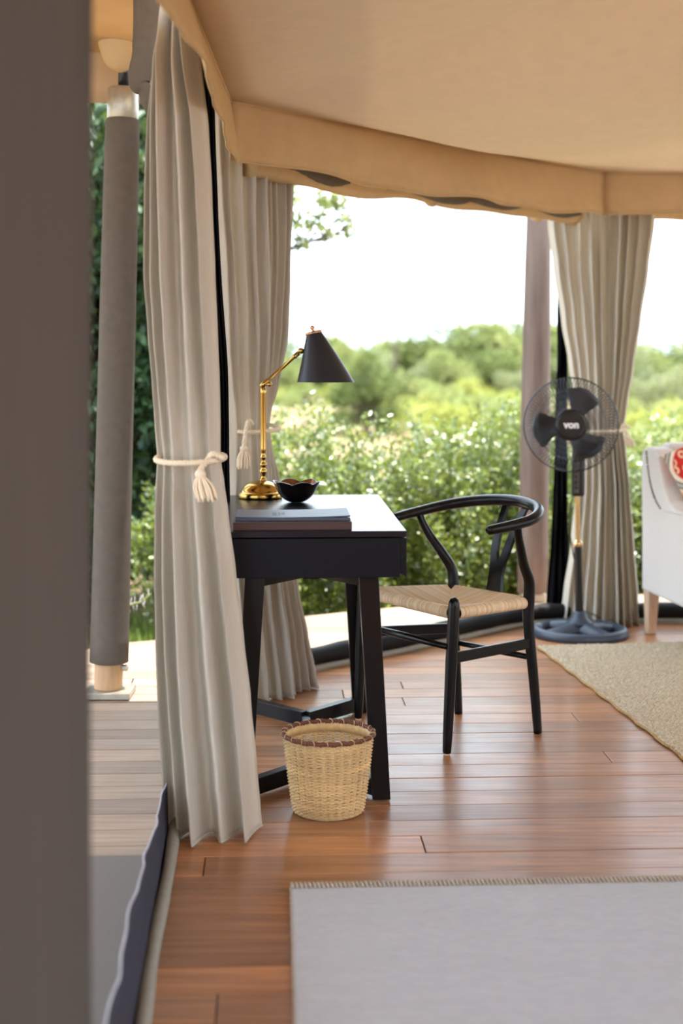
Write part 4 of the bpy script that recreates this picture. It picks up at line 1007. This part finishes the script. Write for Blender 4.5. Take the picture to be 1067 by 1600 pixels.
# ------------------------------------------------------------------ vegetation
rng = np.random.default_rng(12)
def leaves_mesh(name, pos, out, size, aspect, mat, upbias=0.35, jitter=0.9):
    """folded two-triangle leaves at pos (n,3) growing roughly along out (n,3)"""
    n = len(pos); pos = np.asarray(pos); out = np.asarray(out)
    d = out+jitter*rng.normal(size=(n, 3)); d[:, 2] += upbias*0.5; d /= np.linalg.norm(d, axis=1)[:, None]
    nn = rng.normal(size=(n, 3)); nn[:, 2] += 1.0; s_ = np.cross(d, nn); s_ /= np.linalg.norm(s_, axis=1)[:, None]
    nm = np.cross(s_, d)
    L = size*rng.uniform(0.7, 1.3, n)[:, None]; W = L*aspect
    v = np.empty((n, 4, 3)); v[:, 0] = pos; v[:, 1] = pos+d*L*0.45+s_*W*0.5+nm*W*0.18; v[:, 2] = pos+d*L-nm*L*0.08; v[:, 3] = pos+d*L*0.45-s_*W*0.5+nm*W*0.18
    me = bpy.data.meshes.new(name); me.vertices.add(n*4); me.vertices.foreach_set('co', v.reshape(-1).astype(np.float32))
    k = (np.arange(n)*4)[:, None]; idx = np.hstack([k, k+1, k+2, k, k+2, k+3]).reshape(-1)
    me.loops.add(n*6); me.loops.foreach_set('vertex_index', idx.astype(np.int32))
    me.polygons.add(n*2); me.polygons.foreach_set('loop_start', (np.arange(n*2)*3).astype(np.int32)); me.polygons.foreach_set('loop_total', np.full(n*2, 3, np.int32))
    me.materials.append(M[mat]); me.update(calc_edges=True); return me
def sprig_shrub(seed, h, rad_, nst, per, size, mat, aspect=0.5):
    """a shrub of upright leafy stems, at the origin: (stems builder, foliage mesh)"""
    r = random.Random(seed); st = MB(); pos = []; out = []
    for i in range(nst):
        an = r.uniform(0, 2*PI); rr = rad_*math.sqrt(r.random()); hh = h*(1-0.38*(rr/rad_)**2)*r.uniform(0.72, 1.12)
        b0 = Vector((rr*0.35*math.cos(an), rr*0.35*math.sin(an), 0)); tp = Vector((rr*math.cos(an)+r.gauss(0, .04), rr*math.sin(an)+r.gauss(0, .04), hh))
        mid = lerp(b0, tp, 0.55)+Vector((rr*0.22*math.cos(an), rr*0.22*math.sin(an), 0)); c = catmull([b0, mid, tp], 6)
        st.sweep(c, [lerp(0.006, 0.0015, k/(len(c)-1)) for k in range(len(c))], 4, cap=False)
        for k in range(per):
            t = r.random()**0.72; q = t*(len(c)-1); j = min(len(c)-2, int(q)); p = lerp(c[j], c[j+1], q-j)
            a2 = r.uniform(0, 2*PI); o_ = Vector((math.cos(a2), math.sin(a2), r.uniform(0.1, 0.9))); sp2 = r.uniform(0, 0.07)
            pos.append(p+o_*sp2); out.append(o_)
    return st, leaves_mesh('foliage', pos, out, size, aspect, mat)
def blob_tree(seed, h, wd, nbl, per, size, mat, crown_lo=0.35):
    r = random.Random(seed); st = MB(); pos = []; out = []
    st.sweep(catmull([Vector((0, 0, -0.1)), Vector((r.gauss(0, .05)*wd, 0, h*0.3)), Vector((r.gauss(0, .06)*wd, r.gauss(0, .06)*wd, h*0.62))], 5), lin_r([0.035*h, 0.026*h, 0.012*h], 5), 8)
    for i in range(nbl):
        an = r.uniform(0, 2*PI); rr = 0.42*wd*math.sqrt(r.random()); z = h*lerp(crown_lo, 0.84, r.random())*(1-0.22*(rr/(0.42*wd)))
        c = Vector((rr*math.cos(an), rr*math.sin(an), z)); br = wd*r.uniform(0.13, 0.21)
        st.sweep(catmull([Vector((0, 0, h*0.22)), lerp(Vector((0, 0, h*0.3)), c, 0.6)+Vector((0, 0, -0.03*h)), c], 4), lin_r([0.012*h, 0.007*h, 0.003*h], 4), 5, cap=False)
        for k in range(per):
            d = Vector((r.gauss(0, 1), r.gauss(0, 1), r.gauss(0, 1))).normalized(); q = d*br*r.uniform(0.45, 1.05); q.z *= 0.75
            pos.append(c+q); out.append(d)
    return st, leaves_mesh('foliage', pos, out, size, 0.55, mat)
def plant(name, st, fmesh, loc, label, cat, group=None, stemname='stems', smat='stem', rz=0.0, sc=1.0):
    t = thing(name, loc, label, cat, group); t.rotation_euler = (0, 0, rz); t.scale = (sc,)*3 if not isinstance(sc, tuple) else sc
    if isinstance(st, MB):
        me = bpy.data.meshes.new(stemname); me.from_pydata(st.v, [], st.f); me.materials.append(M[smat]); me.polygons.foreach_set('use_smooth', [True]*len(me.polygons))
    else: me = st
    link(stemname, me, t); f_ = link('foliage', fmesh, t); f_['kind'] = 'stuff'
    return t, me
# glossy shrubs right behind the deck
protos = [sprig_shrub(20+i, 1.42, 0.62, 92, 190, 0.037, 'leaf_shrub', 0.55) for i in range(3)]
pm_ = [None]*3
spots = [(-0.55, 7.75, 0.98), (0.02, 7.95, 1.0), (0.42, 8.20, 0.96), (0.88, 8.45, 1.02), (1.42, 8.55, 1.02), (1.98, 8.45, 0.90), (2.60, 8.6, 0.88), (3.2, 8.5, 0.9),
         (-0.28, 8.75, 0.95), (0.62, 9.15, 0.88), (1.20, 9.35, 0.98), (2.25, 9.35, 0.88), (2.95, 9.5, 0.9)]
for i, (x, y, s_) in enumerate(spots):
    k = i % 3; st, fm_ = protos[k]
    if i < 8: lab = ['glossy green shrub against the deck, first from the left, behind the brass lamp', 'glossy green shrub behind the petal bowl, second along the deck', 'glossy green shrub behind the desk right corner, third along the deck',
                     'glossy green shrub behind the black chair, fourth along the deck', 'glossy green shrub behind the timber pole, fifth along the deck', 'glossy green shrub behind the far curtain, sixth along the deck', 'glossy green shrub behind the armchair, seventh along the deck', 'glossy green shrub past the armchair at the right end of the deck row'][i]
    else: lab = ['tall glossy shrub of the second row, left of the pale dirt gap', 'tall glossy shrub of the second row, right of the lamp shade', 'tall glossy shrub of the second row, left of the timber pole', 'tall glossy shrub of the second row, behind the far curtain', 'tall glossy shrub of the second row, above the armchair'][i-8]
    t, me = plant('glossy_shrub', pm_[k] or st, fm_, (x, y, gz(x, y)-0.02), lab, 'shrub', 'glossy shrubs behind the deck', rz=i*1.7, sc=s_*(0.97 if i < 8 else 1.03))
    pm_[k] = pm_[k] or me
# dark leafy tree outside the left opening, with a long branch over the lawn
st, fm_ = blob_tree(41, 5.0, 2.3, 70, 520, 0.085, 'leaf_dark', 0.06)
t, _ = plant('leafy_tree', st, fm_, (-1.75, 9.3, gz(0, 9)-0.02), 'dark green leafy tree seen left of the near curtain', 'tree', stemname='trunk', smat='bark')
br = MB(); bp_ = catmull([P(330, 430, 9.3), P(400, 405, 9.2), P(447, 390, 9.0), P(500, 372, 8.9), P(540, 360, 8.9)], 6); br.sweep(bp_, [lerp(0.022, 0.004, k/(len(bp_)-1)) for k in range(len(bp_))], 6)
posl = []; outl = []; rb_ = random.Random(4)
for (x, y, n_, s_) in ((455, 300, 26, 12), (462, 318, 30, 14), (508, 312, 60, 20), (528, 316, 40, 16), (480, 340, 20, 12), (490, 352, 34, 13), (465, 352, 22, 10), (520, 330, 20, 14), (535, 348, 24, 12), (470, 380, 24, 9), (545, 362, 26, 10), (510, 368, 24, 9), (560, 300, 10, 14), (500, 290, 10, 30), (552, 330, 8, 12)):
    a = P(x, y, 8.95)
    br.sweep([bp_[min(len(bp_)-1, 10+int((x-455)/8))], lerp(bp_[min(len(bp_)-1, 10+int((x-455)/8))], a, 0.6)+Vector((0.03, 0, -.02)), a], [0.006, 0.004, 0.002], 4)
    for k in range(n_):
        q = P(x+rb_.gauss(0, s_*0.6), y+rb_.gauss(0, s_*0.55), 8.95+rb_.gauss(0, 0.06)); posl.append(q); outl.append((rb_.gauss(0, 1), rb_.gauss(0, 1), rb_.gauss(0, .6)))
br.sweep(catmull([Vector((-1.75, 9.3, 1.4)), P(260, 470, 9.3), P(330, 430, 9.3)], 5), lin_r([0.04, 0.03, 0.022], 5), 6)
bo = obj('branch', br, 'bark', t, smooth=True)
lm = leaves_mesh('branch_foliage', posl, outl, 0.06, 0.5, 'leaf_far'); lo = link('branch_foliage', lm, bo, -Vector(t.location)); lo['kind'] = 'stuff'
for i, (x, y, s_) in enumerate(((-3.3, 9.6, 0.95), (-2.7, 12.2, 1.1))):
    plant('leafy_tree', st, fm_, (x, y, gz(0, 9)-0.02), ['dark green leafy tree beyond the wrapped post, hidden by the left canvas wall', 'tall dark tree standing furthest back on the left'][i], 'tree', stemname='trunk', smat='bark', rz=1.3+i, sc=s_)
# thorny twig crossing the gap by the near curtain
m = MB(); tw = catmull([Vector((-1.35, 6.45, gz(0, 6))), P(170, 975, 6.35), P(192, 950, 6.3), P(208, 944, 6.3), P(222, 940, 6.3), P(236, 928, 6.3)], 7); m.sweep(tw, [lerp(0.010, 0.0045, k/(len(tw)-1)) for k in range(len(tw))], 6)
tt = thing('thorny_twig', (-1.35, 6.45, gz(0, 6)), 'thorny green twig just above the deck left of the near curtain', 'twig')
obj('twig_stem', m, 'stem', tt, smooth=True)
rt_ = random.Random(2)
for k in range(12):
    p = tw[14+int(k*1.75)] if 14+int(k*1.75) < len(tw) else tw[-1]; d = Vector((rt_.uniform(-.5, .5), rt_.uniform(-.3, .3), 1 if k % 2 else -1)).normalized()
    obj('thorn', MB().sweep([p, p+d*0.035], [0.0028, 0.0004], 5), 'white', tt, smooth=True)
# lawn tufts beyond the left deck edge
gp = rng.uniform([-3.0, 5.2], [-0.2, 9.0], (9000, 2)); gp = gp[(gp[:, 1] > 6.20+0.62*(gp[:, 0]+0.92)+0.1)]
gl = leaves_mesh('lawn_grass', np.column_stack([gp, np.full(len(gp), -0.5)]), np.tile([0, 0, 1.6], (len(gp), 1)), 0.13, 0.09, 'grass', jitter=0.5)
go = link('lawn_grass', gl); tag(go, 'green lawn grass beyond the left deck edge', 'grass', kind='stuff')
# scrub and trees of the plain
fp = [blob_tree(60+i, 3.0, 3.4, 26, 190, 0.17, ('leaf_far', 'leaf_far2', 'leaf_far3')[i], 0.12) for i in range(3)]
fpm = [None]*3
ORD = ['first', 'second', 'third', 'fourth', 'fifth', 'sixth', 'seventh', 'eighth', 'ninth', 'tenth']
cnt_ = {}
def nth(k): cnt_[k] = cnt_.get(k, 0)+1; return ORD[cnt_[k]-1]
far = [(425, 78, 530, 1.2), (475, 82, 526, 1.3), (535, 76, 524, 1.1), (585, 84, 536, 1.0), (632, 77, 532, 1.1), (690, 74, 508, 1.2), (735, 80, 500, 1.3), (785, 76, 503, 1.2), (830, 80, 500, 1.2), (890, 78, 508, 1.3), (950, 74, 524, 1.2), (1012, 78, 538, 1.1), (1062, 82, 534, 1.3), (1120, 76, 528, 1.2), (1190, 80, 520, 1.3),
       (450, 66, 556, 0.9), (520, 68, 560, 0.8), (570, 62, 548, 0.9), (640, 64, 560, 0.8), (705, 62, 548, 0.9), (770, 64, 546, 0.9), (815, 60, 556, 0.8), (1030, 50, 566, 0.9), (960, 60, 556, 0.9), (370, 74, 522, 1.2), (300, 70, 515, 1.3)]
far.sort()
for i, (x, Y, yt, ws) in enumerate(far):
    k = i % 3; st, fm_ = fp[k]; X = (x-533.5)/F*Y; zt_ = H-(yt-560)/F*Y; hgt = zt_-gz(X, Y); s_ = hgt/2.55
    side_ = 'between lamp and pole' if 560 < x < 830 else ('behind the lamp' if x <= 560 else ('behind the far curtain' if x < 985 else 'right of the far curtain'))
    dist_ = 'tall hazy' if Y > 70 else 'lower olive green'
    t, me = plant('savanna_tree', fpm[k] or st, fm_, (X, Y, gz(X, Y)), '%s savanna tree %s, %s from the left' % (dist_, side_, nth((dist_, side_))), 'tree', '%s savanna trees %s' % (dist_, side_), stemname='trunk', smat='bark', rz=i*2.1, sc=(s_*ws, s_*ws, s_))
    fpm[k] = fpm[k] or me
sp2 = [blob_tree(80+i, 1.2, 1.9, 16, 130, 0.10, ('leaf_yel', 'leaf_far')[i], 0.15) for i in range(2)]; sm2 = [None]*2
mid_ = [(432, 60, 598), (478, 58, 602), (515, 64, 594), (552, 57, 600), (596, 62, 596), (640, 40, 606), (690, 44, 600), (728, 36, 612), (770, 42, 600), (812, 38, 606), (1000, 30, 640), (1040, 24, 628), (1072, 28, 612), (985, 34, 620), (1110, 26, 625), (660, 56, 590), (740, 58, 584), (1015, 19, 655), (450, 54, 612), (535, 52, 610), (580, 50, 606), (620, 34, 622), (670, 32, 618), (715, 30, 624), (760, 31, 616), (800, 30, 620), (455, 30, 668), (1055, 16, 660)]
mid_.sort()
for i, (x, Y, yt) in enumerate(mid_):
    k = i % 2; st, fm_ = sp2[k]; X = (x-533.5)/F*Y; zt_ = H-(yt-560)/F*Y; s_ = (zt_-gz(X, Y))/1.12
    side_ = 'between lamp and pole' if 560 < x < 830 else ('behind the lamp' if x <= 560 else 'right of the far curtain')
    t, me = plant('savanna_shrub', sm2[k] or st, fm_, (X, Y, gz(X, Y)), '%s low shrub on the plain %s, %s from the left' % (('yellow green', 'pale green')[k], side_, nth((k, side_))), 'shrub', '%s low shrubs %s' % (('yellow green', 'pale green')[k], side_), stemname='trunk', smat='bark', rz=i*1.3, sc=s_)
    sm2[k] = sm2[k] or me

# darker bush behind the lamp shade and a thin bare-branched tree on the skyline
st, fm_ = blob_tree(95, 2.2, 1.9, 26, 200, 0.10, 'leaf_far3', 0.06)
X, Y = (572-533.5)/F*33, 33; plant('dark_bush', st, fm_, (X, Y, gz(X, Y)), 'darker green bush on the plain just right of the lamp shade', 'bush', stemname='trunk', smat='bark')
st, fm_ = blob_tree(97, 4.6, 2.2, 7, 34, 0.15, 'leaf_far2', 0.72)
X, Y = (616-533.5)/F*68, 68; plant('thin_tree', st, fm_, (X, Y, gz(X, Y)), 'thin sparse tree rising above the treeline between lamp and pole', 'tree', stemname='trunk', smat='bark', sc=(0.6, 0.6, 1.0))
